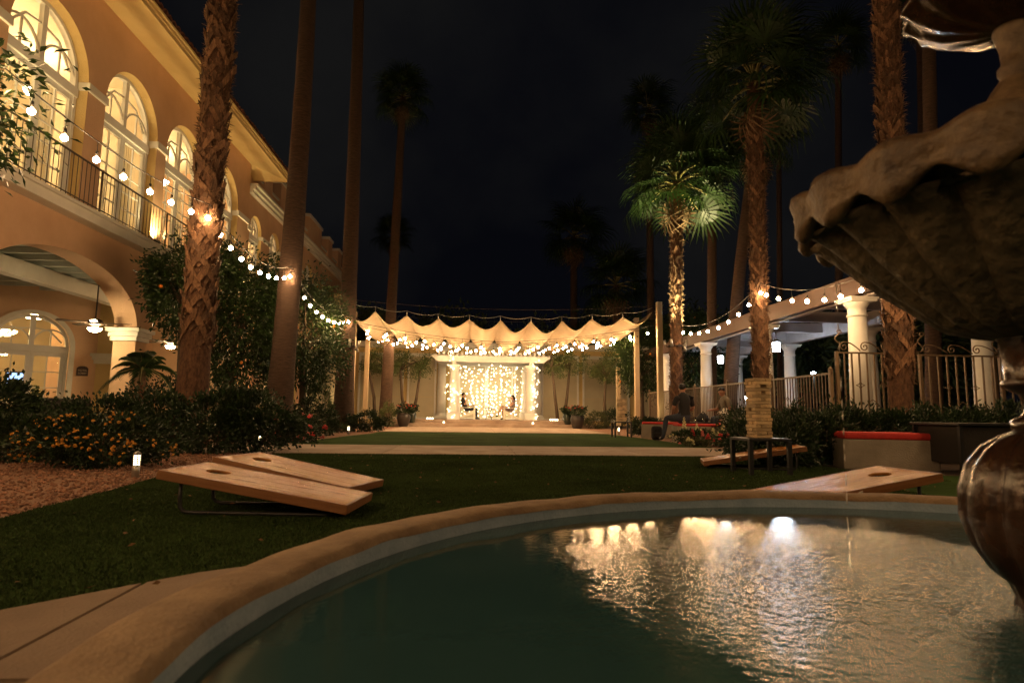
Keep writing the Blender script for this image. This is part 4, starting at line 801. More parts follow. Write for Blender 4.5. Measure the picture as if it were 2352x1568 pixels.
shrub('broad dark shrub between the lobby sign and the small palm', 'shrub', S(245, 9.9), (.85, .75, .42), 3200, .075, .045, group=hed)
shrub('dark shrub right of the small palm before the pier', 'shrub', S(365, 10.2), (.80, .7, .47), 3000, .075, .045, group=hed)
shrub('dark shrub hugging the foot of the big shaggy palm', 'shrub', S(500, 9.7), (.72, .65, .50), 2800, .075, .045, group=hed)
shrub('dark shrub with tiny white flowers behind the raised cornhole boards', 'shrub', S(590, 9.9), (.72, .65, .50), 2800, .075, .045, group=hed, flower=flower_mesh('flower', 'cream_flower', .018, 5), fn=9)
shrub('low dark shrub behind the yellow flowers at left', 'shrub', S(60, 7.9), (.70, .6, .30), 2000, .07, .04, group=hed)
shrub('clipped dark shrub beneath the orange tree, left of the smooth palm', 'shrub', S(560, 13.6), (.85, .7, .62), 2600, .08, .045, group=hed)
shrub('dark shrub behind the big shaggy palm at the pier foot', 'shrub', S(385, 13.2), (.9, .7, .66), 2600, .08, .045, group=hed)
shrub('dark shrub between the smooth palm and the canopy palm', 'shrub', S(722, 16.4), (.62, .6, .48), 2400, .08, .045, group=hed)
shrub('tall pale leafed shrub against the hotel wing behind the canopy palm', 'shrub', S(735, 19.5), (.42, .4, .95), 900, .16, .05, 'olive', clumps=22)
shrub('round green shrub lit at its left side beside the canopy palm foot', 'shrub', S(843, 19.8), (.56, .5, .33), 2400, .075, .045, group=hed)
shrub('small green shrub at the foot of the left urns', 'shrub', S(893, 26.3), (.32, .3, .55), 1100, .09, .03, 'olive')
LF = flower_mesh('flower', 'lantana', .020, 6)
shrub('low lantana bush covered in yellow orange flowers on the gravel', 'flowering bush', S(232, 7.2), (.78, .55, .30), 4200, .06, .035, name='lantana_bush', flower=LF, fn=170)
RF = flower_mesh('flower', 'red_flower', .05, 7); PF = flower_mesh('flower', 'pink_flower', .045, 7); CF = flower_mesh('flower', 'cream_flower', .045, 7)
shrub('rose bush with red blooms at the end of the concrete walk', 'flowering bush', S(690, 12.9), (.50, .42, .28), 1300, .07, .04, name='rose_bush', flower=[RF, PF], fn=34)
shrub('small yellow flowering clump at the foot of the canopy palm', 'flowering bush', S(772, 18.6), (.35, .3, .15), 700, .06, .03, 'shrub_dry', name='lantana_bush', flower=LF, fn=22)
# right side
hr = 'hedge plants of the right bed'
for x, Y, rx, rz, lb in ((1745, 8.9, .62, .36, 'dark hedge plant behind the block tower table'), (1850, 8.9, .66, .42, 'dark hedge plant at the left end of the near red bench'), (1800, 8.1, .42, .30, 'low hedge plant behind the far right cornhole board'), (1893, 8.5, .40, .36, 'low hedge plant touching the near bench corner'), (1960, 9.0, .70, .43, 'hedge plant behind the left half of the near red bench'), (2075, 9.0, .70, .42, 'hedge plant in front of the gate palm'), (2190, 8.9, .70, .43, 'hedge plant below the tall fence panel'), (2310, 8.8, .70, .44, 'hedge plant behind the dark table at right')):
    shrub(lb, 'hedge', S(x, Y), (rx, .48, rz), 3200, .085, .03, 'shrub', hr, 'hedge_plant')
shrub('flower bed plants with orange blooms behind the seated man in grey', 'flowering bush', S(1705, 14.1), (.55, .45, .42), 1900, .07, .04, name='lantana_bush', flower=LF, fn=14)
shrub('low green shrub behind the left end of the far red bench', 'shrub', S(1490, 18.6), (.62, .4, .28), 1500, .08, .04)
shrub('small shrub at the foot of the right middle canopy post', 'shrub', S(1462, 20.2), (.25, .25, .22), 700, .07, .035)
shrub('dry looking shrub beside the right urns', 'shrub', S(1370, 26.6), (.55, .4, .34), 1000, .12, .03, 'shrub_dry')
shrub('dark shrub against the back wall beside the second block tower', 'shrub', S(1410, 28.2), (.6, .5, .45), 1200, .12, .05)
shrub('dark tall shrub between the two bare trunks and the seated men', 'shrub', S(1605, 21.5), (.9, .7, .95), 2400, .12, .06)
def snapdragon(label, px, Y, h, m):
    b = at(px, 950, Y); t = thing('snapdragon', label, 'flower', (b.x, Y, 0), 0, 'snapdragons at the bench corner'); mb = MB().tube([(0, 0, 0), (.01, 0, h*.6), (.0, .01, h)], [.006, .005, .003], 5); mb.build('stem', 'petiole', t, world=False)
    mb = MB()
    for k in range(16):
        z = h*(.62 + .40*k/16); a = k*2.4; r = .038*(1 - k/22); mb.ball((r*math.cos(a), r*math.sin(a), z), .024*(1 - k/26), 6, 4)
    mb.build('blossom', m, t, world=False)
    p, o = clump_points(160, (.10, .10, h*.35), 10, .5, .2); leaves('foliage', p + np.array([0, 0, h*.36]), o, .08, .018, 'shrub_dry', t)
for px, Y, h, m, lb in ((1571, 13.2, .60, 'cream_flower', 'tall cream snapdragon left of the others'), (1590, 12.9, .36, 'red_flower', 'red snapdragon, leftmost low one'), (1600, 13.3, .47, 'cream_flower', 'pale snapdragon before the far bench cushion'), (1612, 12.8, .33, 'pink_flower', 'pink snapdragon beside the red one'), (1625, 12.6, .27, 'red_flower', 'short red snapdragon near the walk'), (1637, 13.0, .38, 'cream_flower', 'cream snapdragon at the middle of the row'), (1648, 12.7, .31, 'cream_flower', 'short cream snapdragon right of the middle'), (1660, 13.2, .48, 'cream_flower', 'white snapdragon below the paper bag'), (1580, 12.5, .2, 'cream_flower', 'shortest cream snapdragon by the walk'), (1672, 12.8, .30, 'pink_flower', 'pink snapdragon at the right end of the row')):
    snapdragon(lb, px, Y, h, m)
shrub('low bed of red flowers behind the black tower table', 'flowering bush', S(1735, 11.7), (.75, .45, .20), 1800, .07, .035, name='flower_bed', flower=[RF], fn=22)
shrub('leafy bed under the snapdragons at the bench corner', 'flowering bush', S(1622, 13.1), (.72, .42, .17), 1900, .07, .03, name='flower_bed', flower=[PF, CF], fn=10)
# pygmy palms
def feather_palm(label, base, h, nf, L, hang=0.):
    base = Vector(base); t = thing('pygmy_palm', label, 'palm tree', base); MB().tube([(0, 0, -.02), (.03, 0, h*.5), (.02, 0, h)], [.075, .055, .065], 9).build('trunk', 'bark_rough', t, world=False)
    for i in range(nf):
        a = i*2.39996; e = 1.42 - 1.5*i/nf; mb = MB(); ps = []
        for k in range(9):
            f = k/8; ps.append(Vector((L*f*math.cos(e)*(1 - .12*f), 0, L*(math.sin(e)*f - (.85 - .3*math.sin(e) + hang)*f*f))))
        mb.tube(ps, [.012*(1 - .09*k) for k in range(9)], 4)
        for k in range(1, 27):
            f = k/27*8; j = min(int(f), 7); p = ps[j].lerp(ps[j+1], f - j); d = (ps[j+1] - ps[j]).normalized(); l = L*.30*math.sin(PI*(.12 + .8*k/27))
            for s in (-1, 1):
                u = (d*.55 + Vector((0, s, -.18))).normalized(); w = d*.007; mb.add([p - w, p + w, p + u*l*.6 + w*.8 + Vector((0, 0, -.02)), p + u*l + Vector((0, 0, -.10*l/.3))], [(0, 1, 2), (0, 2, 3)], 1)
        ob = mb.build('frond', ['petiole', 'frond'], t, world=False); ob.rotation_euler = (0, 0, a); ob.location = (.02, 0, h)
    return t
feather_palm('small pygmy palm in front of the arcade pier', at(318, 950, 12.4).xy.to_3d(), 1.40, 15, .85)
feather_palm('small palm at the left edge with fronds arching into view', (-8.3, 8.9, 0), 1.75, 14, 1.05)
# ================================================================== garden furniture and lamps
def bollard(label, loc, h=.24, r=.035):
    loc = Vector(loc); t = thing('bollard_light', label, 'bollard light', loc, 0, 'low path lights'); MB().lathe([(r, -.02), (r, h*.48), (r*.92, h*.49)], 16, loc).lathe([(r*.95, h*.90), (r*1.02, h*.91), (r*.9, h*.97), (r*.4, h*1.02), (.002, h*1.03)], 16, loc).build('post', 'steel', t)
    MB().lathe([(r*.72, h*.49), (r*.72, h*.90)], 12, loc).build('lamp_core', 'bollard_glow', t)
    mb = MB()
    for k in range(6): z = h*(.49 + .41*k/5); mb.lathe([(r*.74, z - .004), (r, z - .006), (r, z + .001), (r*.74, z + .003)], 16, loc, cap=False)
    for k in range(5): a = 2*PI*k/5 + .35; mb.tube([loc + Vector((r*.96*math.cos(a), r*.96*math.sin(a), h*.48)), loc + Vector((r*.96*math.cos(a), r*.96*math.sin(a), h*.91))], .006, 5)
    mb.build('louvre', 'steel', t); return t
bollard('louvred path light on the gravel beside the cornhole boards', (-3.23, 6.2, -.01), .25, .034)
for x, y, lb in ((802, 17.6, 'path light at the foot of the canopy palm'), (881, 23.5, 'path light near the left urns'), (1421, 19.6, 'path light behind the small black frame table'), (600, 10.9, 'path light half hidden in the shrubs behind the cornhole boards'), (55, 8.6, 'path light half hidden behind the yellow flowers')): b = at(x, 950, y); bollard(lb, (b.x, y, -.005), .24)
def block_mesh(l, w, h, b=.0055):
    mb = MB(); vs = []
    for z, i in ((.0008, b), (b, 0), (h - b, 0), (h - .0008, b)):
        vs += [(-l/2 + i, -w/2 + i, z), (l/2 - i, -w/2 + i, z), (l/2 - i, w/2 - i, z), (-l/2 + i, w/2 - i, z)]
    return mb.add(vs, [(3, 2, 1, 0), (12, 13, 14, 15)] + [(4*k + j, 4*k + (j+1) % 4, 4*k + 4 + (j+1) % 4, 4*k + 4 + j) for k in range(3) for j in range(4)]).mesh('wooden_block', 'pine')
def board_tower(label, c, rz, layers, seed, bl=.200, bw=.0655, bh=.038):
    c = Vector(c); t = thing('block_tower', label, 'game', c, rz); me = block_mesh(bl, bw, bh); rr = random.Random(seed)
    for i in range(layers):
        for j in (-1, 0, 1):
            if i > 3 and i < layers - 1 and rr.random() < .05: continue
            M = Matrix.Translation((rr.gauss(0, .004), rr.gauss(0, .004), i*bh)) @ Matrix.Rotation((PI/2 if i % 2 else 0) + rr.gauss(0, .015), 4, 'Z') @ Matrix.Translation((rr.gauss(0, .007), j*(bl/3), 0)); inst('wooden_block', me, t, M)
    return t
def frame_table(label, c, rz, w, d, h, cat='table'):
    t = thing('frame_table', label, cat, c, rz); s = .022
    MB().box(-w/2, w/2, -d/2, d/2, h - .03, h).build('table_top', 'black_metal', t, world=False, bevel=.004)
    for a in (-1, 1):
        for b in (-1, 1): MB().box(a*(w/2 - s) - s, a*(w/2 - s) + s, b*(d/2 - s) - s, b*(d/2 - s) + s, -.005, h - .031).build('leg', 'black_metal', t, world=False)
    return t
frame_table('black metal frame table carrying the near wooden block tower', (3.29, 6.94, 0), R(3), .50, .47, .405)
board_tower('tall tower of stacked wooden blocks on the near black frame table', (3.30, 6.97, .4055), R(8), 18, 3)
b = at(1427, 950, 17.4); frame_table('small black frame table by the gravel at the far right', (b.x, 17.4, 0), 0, .50, .45, .44)
board_tower('far smaller looking tower of wooden blocks beside the right canopy post', (b.x + .03, 17.45, .4405), R(15), 17, 5)
# cornhole boards
def cut_hole(ob, cut):
    m = ob.modifiers.new('hole', 'BOOLEAN'); m.object = cut; m.operation = 'DIFFERENCE'; m.solver = 'EXACT'
    dg = bpy.context.evaluated_depsgraph_get(); me = bpy.data.meshes.new_from_object(ob.evaluated_get(dg)); ob.modifiers.clear(); ob.data = me
L_, W_, T_ = 1.20, .61, .056
_proto = {}
def cornhole(label, loc, rz, zr=.285, zl=.085):
    t = thing('cornhole_board', label, 'game board', loc, rz, 'cornhole boards'); sl = math.atan2(zr - zl, L_)
    M = Matrix.Translation((0, 0, zr)) @ Matrix.Rotation(sl, 4, 'Y')
    if not _proto:
        cutter = MB().lathe([(.076, -.2), (.076, .2)], 36, (.23, W_/2, 0)).build('cutter', 'cedar'); planks = []
        for k in range(4):
            a, b = .022 + (W_ - .044)*k/4 + .0012, .022 + (W_ - .044)*(k+1)/4 - .0012; ob = MB().box(.0221, L_ - .0221, a, b, -.020, 0).build('plank', 'cedar', bevel=.0015)
            if b > W_/2 - .09 and a < W_/2 + .09: cut_hole(ob, cutter)
            planks.append(ob)
        bpy.data.objects.remove(cutter)
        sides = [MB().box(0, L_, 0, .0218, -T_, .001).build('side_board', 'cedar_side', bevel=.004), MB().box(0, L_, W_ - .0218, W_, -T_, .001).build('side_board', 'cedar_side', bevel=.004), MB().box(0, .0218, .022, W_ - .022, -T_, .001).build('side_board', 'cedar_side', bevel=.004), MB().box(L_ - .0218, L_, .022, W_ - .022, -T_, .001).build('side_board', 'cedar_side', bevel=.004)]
        _proto['l'] = planks + sides
        for o in planks + sides: o.parent = t; o.matrix_local = M
    else:
        for o in _proto['l']: c = o.copy(); COL.objects.link(c); c.parent = t; c.matrix_local = M
    def under(x): return zr - math.tan(sl)*x - T_
    for y in (.10, W_ - .10):
        pts = [(.10, y, under(.10) + .02), (.095, y, .10), (.10, y, .05), (.12, y, .025), (.16, y, .016), (L_*.55, y, .016), (L_ - .20, y, .016), (L_ - .13, y, .022), (L_ - .10, y, under(L_ - .1) + .02)]
        MB().tube(pts, .0125, 8).build('leg_tube', 'black_metal', t, world=False)
    mb = MB()
    for x in (.62, .74): mb.tube([(x, W_ + .012, under(x) + .02), (x + .01, W_ + .03, under(x) + .045), (x + .02, W_ + .012, under(x) + .03)], .008, 6)
    mb.build('rope_latch', 'rope', t, world=False)
    return t
cornhole('nearest cornhole board at left, its raised holed end towards the gravel', (-1.93, 3.95, 0), math.atan2(-.10, 1.14))
cornhole('cornhole board lying behind the nearest one at left', (-2.05, 5.05, 0), math.atan2(-.37, 1.25))
cornhole('cornhole board behind the black tower table', (4.13, 7.72, 0), math.atan2(.33, -1.0) + .02, .30)
_c = cornhole('cornhole board just beyond the fountain rim at right', (3.14, 4.66, 0), PI + .08)
# benches
def bench(label, a, b, depth, h=.40, cush=.065, over=.0):
    a, b = Vector((*a, 0)), Vector((*b, 0)); d = (b - a); L = d.length; rz = math.atan2(d.y, d.x); t = thing('concrete_bench', label, 'bench', a, rz)
    MB().box(0, L, 0, depth, -.03, h).build('concrete_base', 'bench_concrete', t, world=False, bevel=.012); MB().box(.02, L - .01, -.01, depth - .02, h + .002, h + cush).build('cushion', 'cushion', t, world=False, bevel=.028)
    return t
bench('near concrete bench with red cushion at the hedge', (4.78, 7.75), (5.85, 7.45), .5, .37, .092)
bench('farthest concrete bench with red cushion, left of the seated man in black', (4.65, 16.95), (6.2, 16.4), .48, .38)
bench('concrete bench with red cushion carrying the seated man in black', (4.83, 14.45), (6.45, 14.35), .5, .38)
bench('concrete bench with red cushion under the man in grey', (6.98, 14.98), (6.98, 16.9), .5, .38)
def dark_table(label, x0, x1, y0, y1, h):
    t = thing('side_table', label, 'table', ((x0+x1)/2, (y0+y1)/2, 0)); MB().box(x0 - .04, x1 + .04, y0 - .04, y1 + .04, h - .03, h).build('table_top', 'black_metal', t, bevel=.005)
    MB().box(x0 + .03, x1, y0 + .02, y1 - .02, .12, h - .031).build('panel', 'sofa_wicker', t)
    for x in (x0, x1):
        for y in (y0, y1): MB().box(x - .02, x + .02, y - .02, y + .02, -.01, h - .031).build('leg', 'black_metal', t)
    return t
dark_table('dark wicker fire table beside the near red bench', 5.72, 6.75, 6.95, 7.7, .60)
b = at(1985, 965, 7); 
ft = dark_table('low black fire table between the seated men', 5.55, 6.25, 15.75, 16.35, .47)
for x, lb in ((5.80, 'drinking glass on the black fire table nearest the man in black'), (6.02, 'drinking glass at the middle of the black fire table')):
    t = thing('drinking_glass', lb, 'glass', (x, 15.85, .4705)); MB().lathe([(.028, 0), (.036, .13), (.034, .13), (.026, .006)], 12, (x, 15.85, .4705), cap=False).build('tumbler', 'tumbler', t)
t = thing('black_bag', 'black bag slumped on the fire table', 'bag', (6.1, 16.1, .4705)); MB().lathe([(.13, 0), (.17, .05), (.14, .14), (.08, .2), (.02, .21)], 12, (6.1, 16.1, .4705), mod=lambda r, z, a, f: (r*(1 + .15*math.sin(3*a)), z*(1 + .1*math.cos(2*a)))).build('pouch', 'shirt_black', t); MB().tube([(6.0, 16.1, .64), (6.08, 16.05, .74), (6.2, 16.1, .64)], .012, 6).build('strap', 'shirt_black', t)
t = thing('backpack', 'black backpack on the ground by the end of the bench', 'bag', (4.62, 15.6, 0)); MB().box(4.58, 4.86, 15.62, 15.80, .0, .36).build('pack', 'shirt_black', t, bevel=.07); MB().box(4.61, 4.83, 15.555, 15.63, .04, .20).build('pocket', 'shirt_black', t, bevel=.03); MB().tube([(4.62, 15.56, .3), (4.57, 15.5, .18), (4.64, 15.54, .05)], .015, 6).build('strap', 'shirt_black', t)
c = at(1651, 966, 15.2); t = thing('paper_bag', 'white paper bag with red mark beside the man in grey', 'bag', (6.14, 14.77, .447)); M = Matrix.Translation((6.70, 14.75, .0))
t.location = (6.14, 14.77, .447); MB().box(6.05, 6.25, 14.70, 14.84, .448, .70).build('sack', 'paper_white', t, bevel=.006); MB().box(6.10, 6.18, 14.693, 14.699, .52, .535).build('red_mark', 'cushion', t)
p, o = clump_points(40, (.10, .06, .05), 6); leaves('tissue', p + np.array([0, .02, .27]), o, .09, .07, 'paper_white', t)
# urns with geraniums
def urn(label, x, y, z, r, h, m):
    t = thing('urn_planter', label, 'planter', (x, y, z)); c = (x, y, z); MB().lathe([(r*.62, 0), (r*.78, h*.2), (r, h*.62), (r*.98, h*.8), (r*.84, h*.93), (r*.92, h), (r*.80, h), (r*.78, h*.85)], 24, c).build('pot', m, t); MB().lathe([(.002, h*.86), (r*.79, h*.86)], 20, c, cap=False).build('soil', 'soil', t)
    p, o = clump_points(900, (r*1.25, r*1.25, r*.8), 24, .4, .3, -r*.4); leaves('foliage', p + np.array([0, 0, h + r*.45]), o, .09, .07, 'shrub', t)
    for k in range(11): a = k*2.4; rr = r*1.25*math.sqrt((k + .5)/11); inst('flower', RF, t, Matrix.Translation((rr*math.cos(a), rr*math.sin(a), h + r*(1.2 - .5*(rr/r/1.25)**2) + random.uniform(0, .1))) @ Matrix.Scale(.7, 4))
    return t
urn('larger dark urn with red geraniums left of the steps', at(927, 960, 26.3).x, 26.3, .0, .29, .58, 'terracotta'); urn('smaller glazed urn behind the left geranium urn', at(945, 960, 27.0).x, 27.05, .152, .21, .50, 'glaze')
urn('larger dark urn with red geraniums right of the steps', at(1326, 960, 26.2).x, 26.2, .0, .30, .58, 'terracotta'); urn('smaller glazed urn left of the right geranium urn', at(1304, 960, 26.9).x, 26.95, .152, .21, .48, 'glaze')
# adirondack chairs, bistro table
def adirondack(label, loc, rz):
    t = thing('adirondack_chair', label, 'chair', loc, rz, 'chairs under the white pergola'); B = lambda n, *a, **k: MB().box(*a, **k).build(n, 'adirondack', t, world=False, bevel=.004)
    for s in (-1, 1):
        M = Matrix.Translation((.33, s*.27, .36)) @ Matrix.Rotation(R(19), 4, 'Y').inverted().inverted()
        MB().add([(x, s*.27 + dy, z) for dy in (-.014, .014) for x, z in ((.36, .30), (.36, .40), (.28, .41), (-.55, .04), (-.55, -.0), (-.42, .0))], [(0, 1, 2, 3, 4, 5), (11, 10, 9, 8, 7, 6)] + [(i, 6 + i, 6 + (i+1) % 6, (i+1) % 6) for i in range(6)]).build('side_rail', 'adirondack', t, world=False)
        B('front_leg', .30, .39, s*.30 - .014, s*.30 + .014, 0, .555); B('arm', -.38, .44, s*.33 - .07, s*.33 + .07, .556, .580)
    for k in range(5): B('seat_slat', -.15 + .105*k, -.055 + .105*k, -.255, .255, .335 + .012*k + .02, .355 + .012*k + .02)
    for k in range(6):
        y = (k - 2.5)*.088; h = .80 - .9*abs(y)**1.5; M = Matrix.Translation((-.17, 0, .28)) @ Matrix.Rotation(R(-24), 4, 'Y'); MB().box(-.01, .01, y - .04, y + .04, 0, h, 0, M).build('back_slat', 'adirondack', t, world=False)
    B('back_brace', -.34, -.30, -.28, .28, .50, .56); return t
TZ = .3025
adirondack('white adirondack chair holding the man under the pergola', (-.32, 29.9, TZ), 0); adirondack('white adirondack chair holding the woman under the pergola', (1.80, 29.9, TZ), PI)
t = thing('bistro_table', 'small dark round bistro table between the two white chairs', 'table', (.72, 29.8, TZ)); MB().lathe([(.25, .52), (.27, .535), (.25, .55)], 24, (0, 0, 0)).build('table_top', 'iron', t, world=False)
for k in range(4): a = PI/4 + PI/2*k; d = Vector((math.cos(a), math.sin(a), 0)); MB().tube([d*.20, d*.14 + Vector((0, 0, .18)), d*.10 + Vector((0, 0, .35)), d*.19 + Vector((0, 0, .52))], .013, 6).build('leg', 'iron', t, world=False)
MB().tube([(.12*math.cos(2*PI*i/16), .12*math.sin(2*PI*i/16), .26) for i in range(17)], .009, 5).build('ring', 'iron', t, world=False)
# ================================================================== right pergola, lanterns, fence
RP = thing('garden_pergola', 'long brown and grey pergola roof on white columns along the right side', 'pergola', (9, 15, 0))
MB().box(7.40, 7.56, 2.5, 27.2, 3.02, 3.42).build('fascia_beam', 'beam_wood', RP, bevel=.01); MB().box(7.60, 7.74, 2.5, 27.2, 3.0, 3.40).build('inner_beam', 'beam_grey', RP, bevel=.01)
MB().box(10.30, 10.5, 2.5, 27.2, 3.0, 3.40).build('rear_beam', 'beam_grey', RP, bevel=.01)
rg = MB().box(7.75, 10.29, -.07, .07, 3.12, 3.39).mesh('cross_beam', 'beam_grey')
for y in (3.7, 5.6, 7.6, 9.6, 11.6, 13.5, 15.5, 17.5, 19.6, 21.6, 23.6, 25.6): inst('cross_beam', rg, RP, Matrix.Translation(Vector((0, y, 0)) - RP.location))
for x, ys, w in ((7.57, (7.7, 11.6, 15.5, 19.6, 23.6), 'front'), (10.4, (7.7, 11.9, 15.5, 19.6, 23.6), 'rear')):
    for k, y in enumerate(ys):
        lb = {('front', 0): 'white column hidden by the fountain, nearest of the front row', ('front', 1): 'tall white column in front of the gate palm, left of it', ('front', 2): 'white column hidden behind the palm of the block tower', ('front', 3): 'white column glimpsed between the citrus and the bare trunks', ('front', 4): 'white column farthest along the front row',
              ('rear', 0): 'white column nearest along the rear row', ('rear', 1): 'white column seen behind the tall fence panel beside the fountain neck', ('rear', 2): 'white column showing just right of the tall front column', ('rear', 3): 'white column beside the bright lantern', ('rear', 4): 'white column beside the smaller lantern'}[(w, k)]
        column('pergola_column', lb, (x, y, 0), .20, 2.995, group='white columns of the right pergola')
def lantern(label, c, ztop, power):
    c = Vector(c); t = thing('hanging_lantern', label, 'lantern', c, 0, 'lanterns of the right pergola'); s = .11
    MB().tube([c + Vector((0, 0, .22)), Vector((c.x, c.y, ztop))], .008, 5).build('chain', 'iron', t)
    MB().lathe([(.15, .15), (.13, .18), (.03, .24), (.02, .25)], 6, c).lathe([(.10, -.17), (.12, -.15), (.12, -.14)], 6, c).build('cap', 'iron', t)
    for k in range(6): a = PI/3*k; MB().tube([c + Vector((.115*math.cos(a), .115*math.sin(a), -.14)), c + Vector((.135*math.cos(a), .135*math.sin(a), .15))], .006, 4).build('frame_bar', 'iron', t)
    MB().lathe([(.085, -.13), (.105, .13)], 12, c).build('lamp_glass', 'lantern_glow' if power > 50 else 'lantern_dim', t)
    return t
L1 = at(1783, 797, 17.4); L2 = at(1655, 826, 21.8); lantern('brightest white hanging lantern under the right pergola', L1, 3.12, 60); lantern('smaller looking white lantern farther along the right pergola', L2, 3.12, 30)
FN = thing('iron_fence', 'long tan iron picket fence in front of the right pergola', 'fence', (6.66, 16, 0)); o = FN.location
MB().box(6.645, 6.675, 11.05, 23, 1.44, 1.475).build('top_rail', 'fence_paint', FN); MB().box(6.648, 6.672, 11.05, 23, .15, .18).build('bottom_rail', 'fence_paint', FN)
pk = MB().box(-.009, .009, -.009, .009, .12, 1.44).mesh('picket', 'fence_paint'); pp = MB().box(-.03, .03, -.03, .03, -.03, 1.53).lathe([(.045, 1.53), (.03, 1.56), (.002, 1.59)], 8).mesh('fence_post', 'fence_paint')
for i in range(107): inst('picket', pk, FN, Matrix.Translation(Vector((6.66, 11.15 + .11*i, 0)) - o))
for y in (11.08, 13.4, 15.8, 18.2, 20.6, 23): inst('fence_post', pp, FN, Matrix.Translation(Vector((6.66, y, 0)) - o))
def spiral(c, r, turns, a0, sgn=1, n=26): return [(c[0] + r*(1 - .82*i/n)*math.cos(a0 + sgn*2*PI*turns*i/n), c[1] + r*(1 - .82*i/n)*math.sin(a0 + sgn*2*PI*turns*i/n)) for i in range(n + 1)]
def diamond(mb, fr, u, v, s):
    for a in range(4):
        p, q = a*PI/2, (a+1)*PI/2; mb.tube([fr(u + s*math.cos(p), v + s*math.sin(p)), fr(u + s*.42*math.cos((p+q)/2), v + s*.42*math.sin((p+q)/2)), fr(u + s*math.cos(q), v + s*math.sin(q))], .007, 5)
mb = MB()
for y in (12.25, 12.7, 14.4, 14.85): diamond(mb, lambda u, v: (6.66, u, v), y, 1.02, .07)
mb.build('ornament', 'fence_paint', FN)
def gate_panel(label, x0, x1, Y, h, n):
    t = thing('fence_panel', label, 'fence', (x0, Y, 0)); fr = lambda u, v: (u, Y, v); o = t.location
    MB().box(x0, x1, Y - .014, Y + .014, h - .03, h).build('top_rail', 'fence_paint', t); MB().box(x0, x1, Y - .012, Y + .012, .15, .18).build('bottom_rail', 'fence_paint', t)
    pm = MB().box(-.012, .012, -.012, .012, .05, h - .03).mesh('picket', 'fence_paint'); qm = MB().box(-.026, .026, -.026, .026, -.02, h + .005).mesh('fence_post', 'fence_paint')
    for i in range(1, n): inst('picket', pm, t, Matrix.Translation(Vector((x0 + (x1-x0)*i/n, Y, 0)) - o))
    for x in (x0, x1): inst('fence_post', qm, t, Matrix.Translation(Vector((x, Y, 0)) - o))
    mb = MB(); s = (x1 - x0)/n
    for k in (3, 6): 
        if k < n: diamond(mb, fr, x0 + s*k, h - .62, .085)
    c0 = (x0 + s*4.5, h - 1.18)
    for sx in (-1, 1):
        mb.tube([fr(*p) for p in spiral((c0[0] + sx*.07, c0[1]), .075, 1.2, PI/2, -sx)], .008, 5); mb.tube([fr(*p) for p in spiral((c0[0] + sx*.065, c0[1] - .19), .075, 1.2, -PI/2, sx)], .008, 5)
        mb.tube([fr(c0[0] + sx*(.17*math.sin(PI*f/10))*(1 if f < 5 else 1), c0[1] - .12 + .42*f/10) for f in range(11)], .008, 5)
    mb.build('ornament', 'fence_paint', t)
    # scrolls along the top: a tall crook at the left, then running waves
    mb = MB(); mb.tube([fr(x0 + .03 + .05*math.sin(f*.9), h + .05 + .30*f/8) for f in range(9)] + [fr(*p) for p in spiral((x0 + .06, h + .37), .055, .9, 0, 1, 14)], .012, 6)
    w = (x1 - x0 - .1)/3
    for k in range(3):
        a = x0 + .06 + w*k; mb.tube([fr(*p) for p in spiral((a + .09, h + .10), .085, 1.3, PI/2, 1)][::-1] + [fr(a + .09 + (w - .09)*f/8, h + .185 - .16*(f/8)**1.5 + .02*math.sin(PI*f/8)) for f in range(1, 9)], .011, 6)
    mb.build('scroll', 'fence_paint', t); return t
gate_panel('tall scroll topped fence panel left of the gate palm', 6.74, 8.05, 11.0, 1.86, 9); gate_panel('tall scroll topped fence panel right of the gate palm', 8.36, 9.95, 11.0, 1.84, 9)
gate_panel('scroll topped fence panel half hidden by the fountain at right', 10.05, 11.4, 11.25, 1.84, 8)
# far lamps beyond the fence; car lights among them stand on an added pole
def far_lamp(label, px, py, Y, r=.1):
    c = at(px, py, Y); t = thing('distant_light', label, 'lamp', (c.x, c.y, 0), 0, 'far lamps beyond the fence'); MB().tube([(c.x, c.y, -.02), (c.x, c.y, c.z)], [.06, .04], 8).build('pole', 'iron', t); MB().ball(c + Vector((0, 0, r*.5)), r, 10, 6, 0, (1.3, 1.3, .6)).build('lamp_head', 'far_glow', t)
far_lamp('far lamp just above the picket fence', 1868, 858, 30, .09); far_lamp('far car lights behind the tall fence panel, on an added pole', 2127, 884, 32, .10); far_lamp('far lamp low behind the picket fence', 1817, 890, 38, .10); far_lamp('far white lamp left of the block tower', 1712, 917, 33, .17)
# ================================================================== fountain
CX, CY = 1.72, 1.28; FXc, FYc = 1.66, 1.69; WZ = .128
F = thing('fountain', 'round fountain with concrete rim, lobed bronze pedestal and scalloped bowls', 'fountain', (CX, CY, 0))
def wob(r, z, a, f): return (r + .010*math.sin(5*a + 1) + .006*math.sin(13*a) + .004*math.sin(31*a + 2), z + .003*math.sin(17*a) + .002*math.sin(41*a))
MB().lathe([(2.44, -.05), (2.44, .10), (2.50, .115), (2.515, .15), (2.505, .188), (2.48, .20), (2.40, .203), (2.335, .200), (2.312, .190), (2.305, .172)], 220, (CX, CY, 0), mod=wob, cap=False).build('basin_rim', 'rim_concrete', F)
MB().lathe([(2.308, .172), (2.306, .12), (2.30, -.3), (.05, -.32)], 160, (CX, CY, 0), mod=lambda r, z, a, f: wob(r, z, a, f) if r > 1 else (r, z), cap=False).build('basin_wall', 'pool_wall', F)
water_mat(FXc, FYc)
W = MB().lathe([(.002, WZ), (.6, WZ), (1.2, WZ), (1.8, WZ), (2.30, WZ)], 96, (CX, CY, 0), cap=False).build('water', 'water', kind='structure')
NL = 10
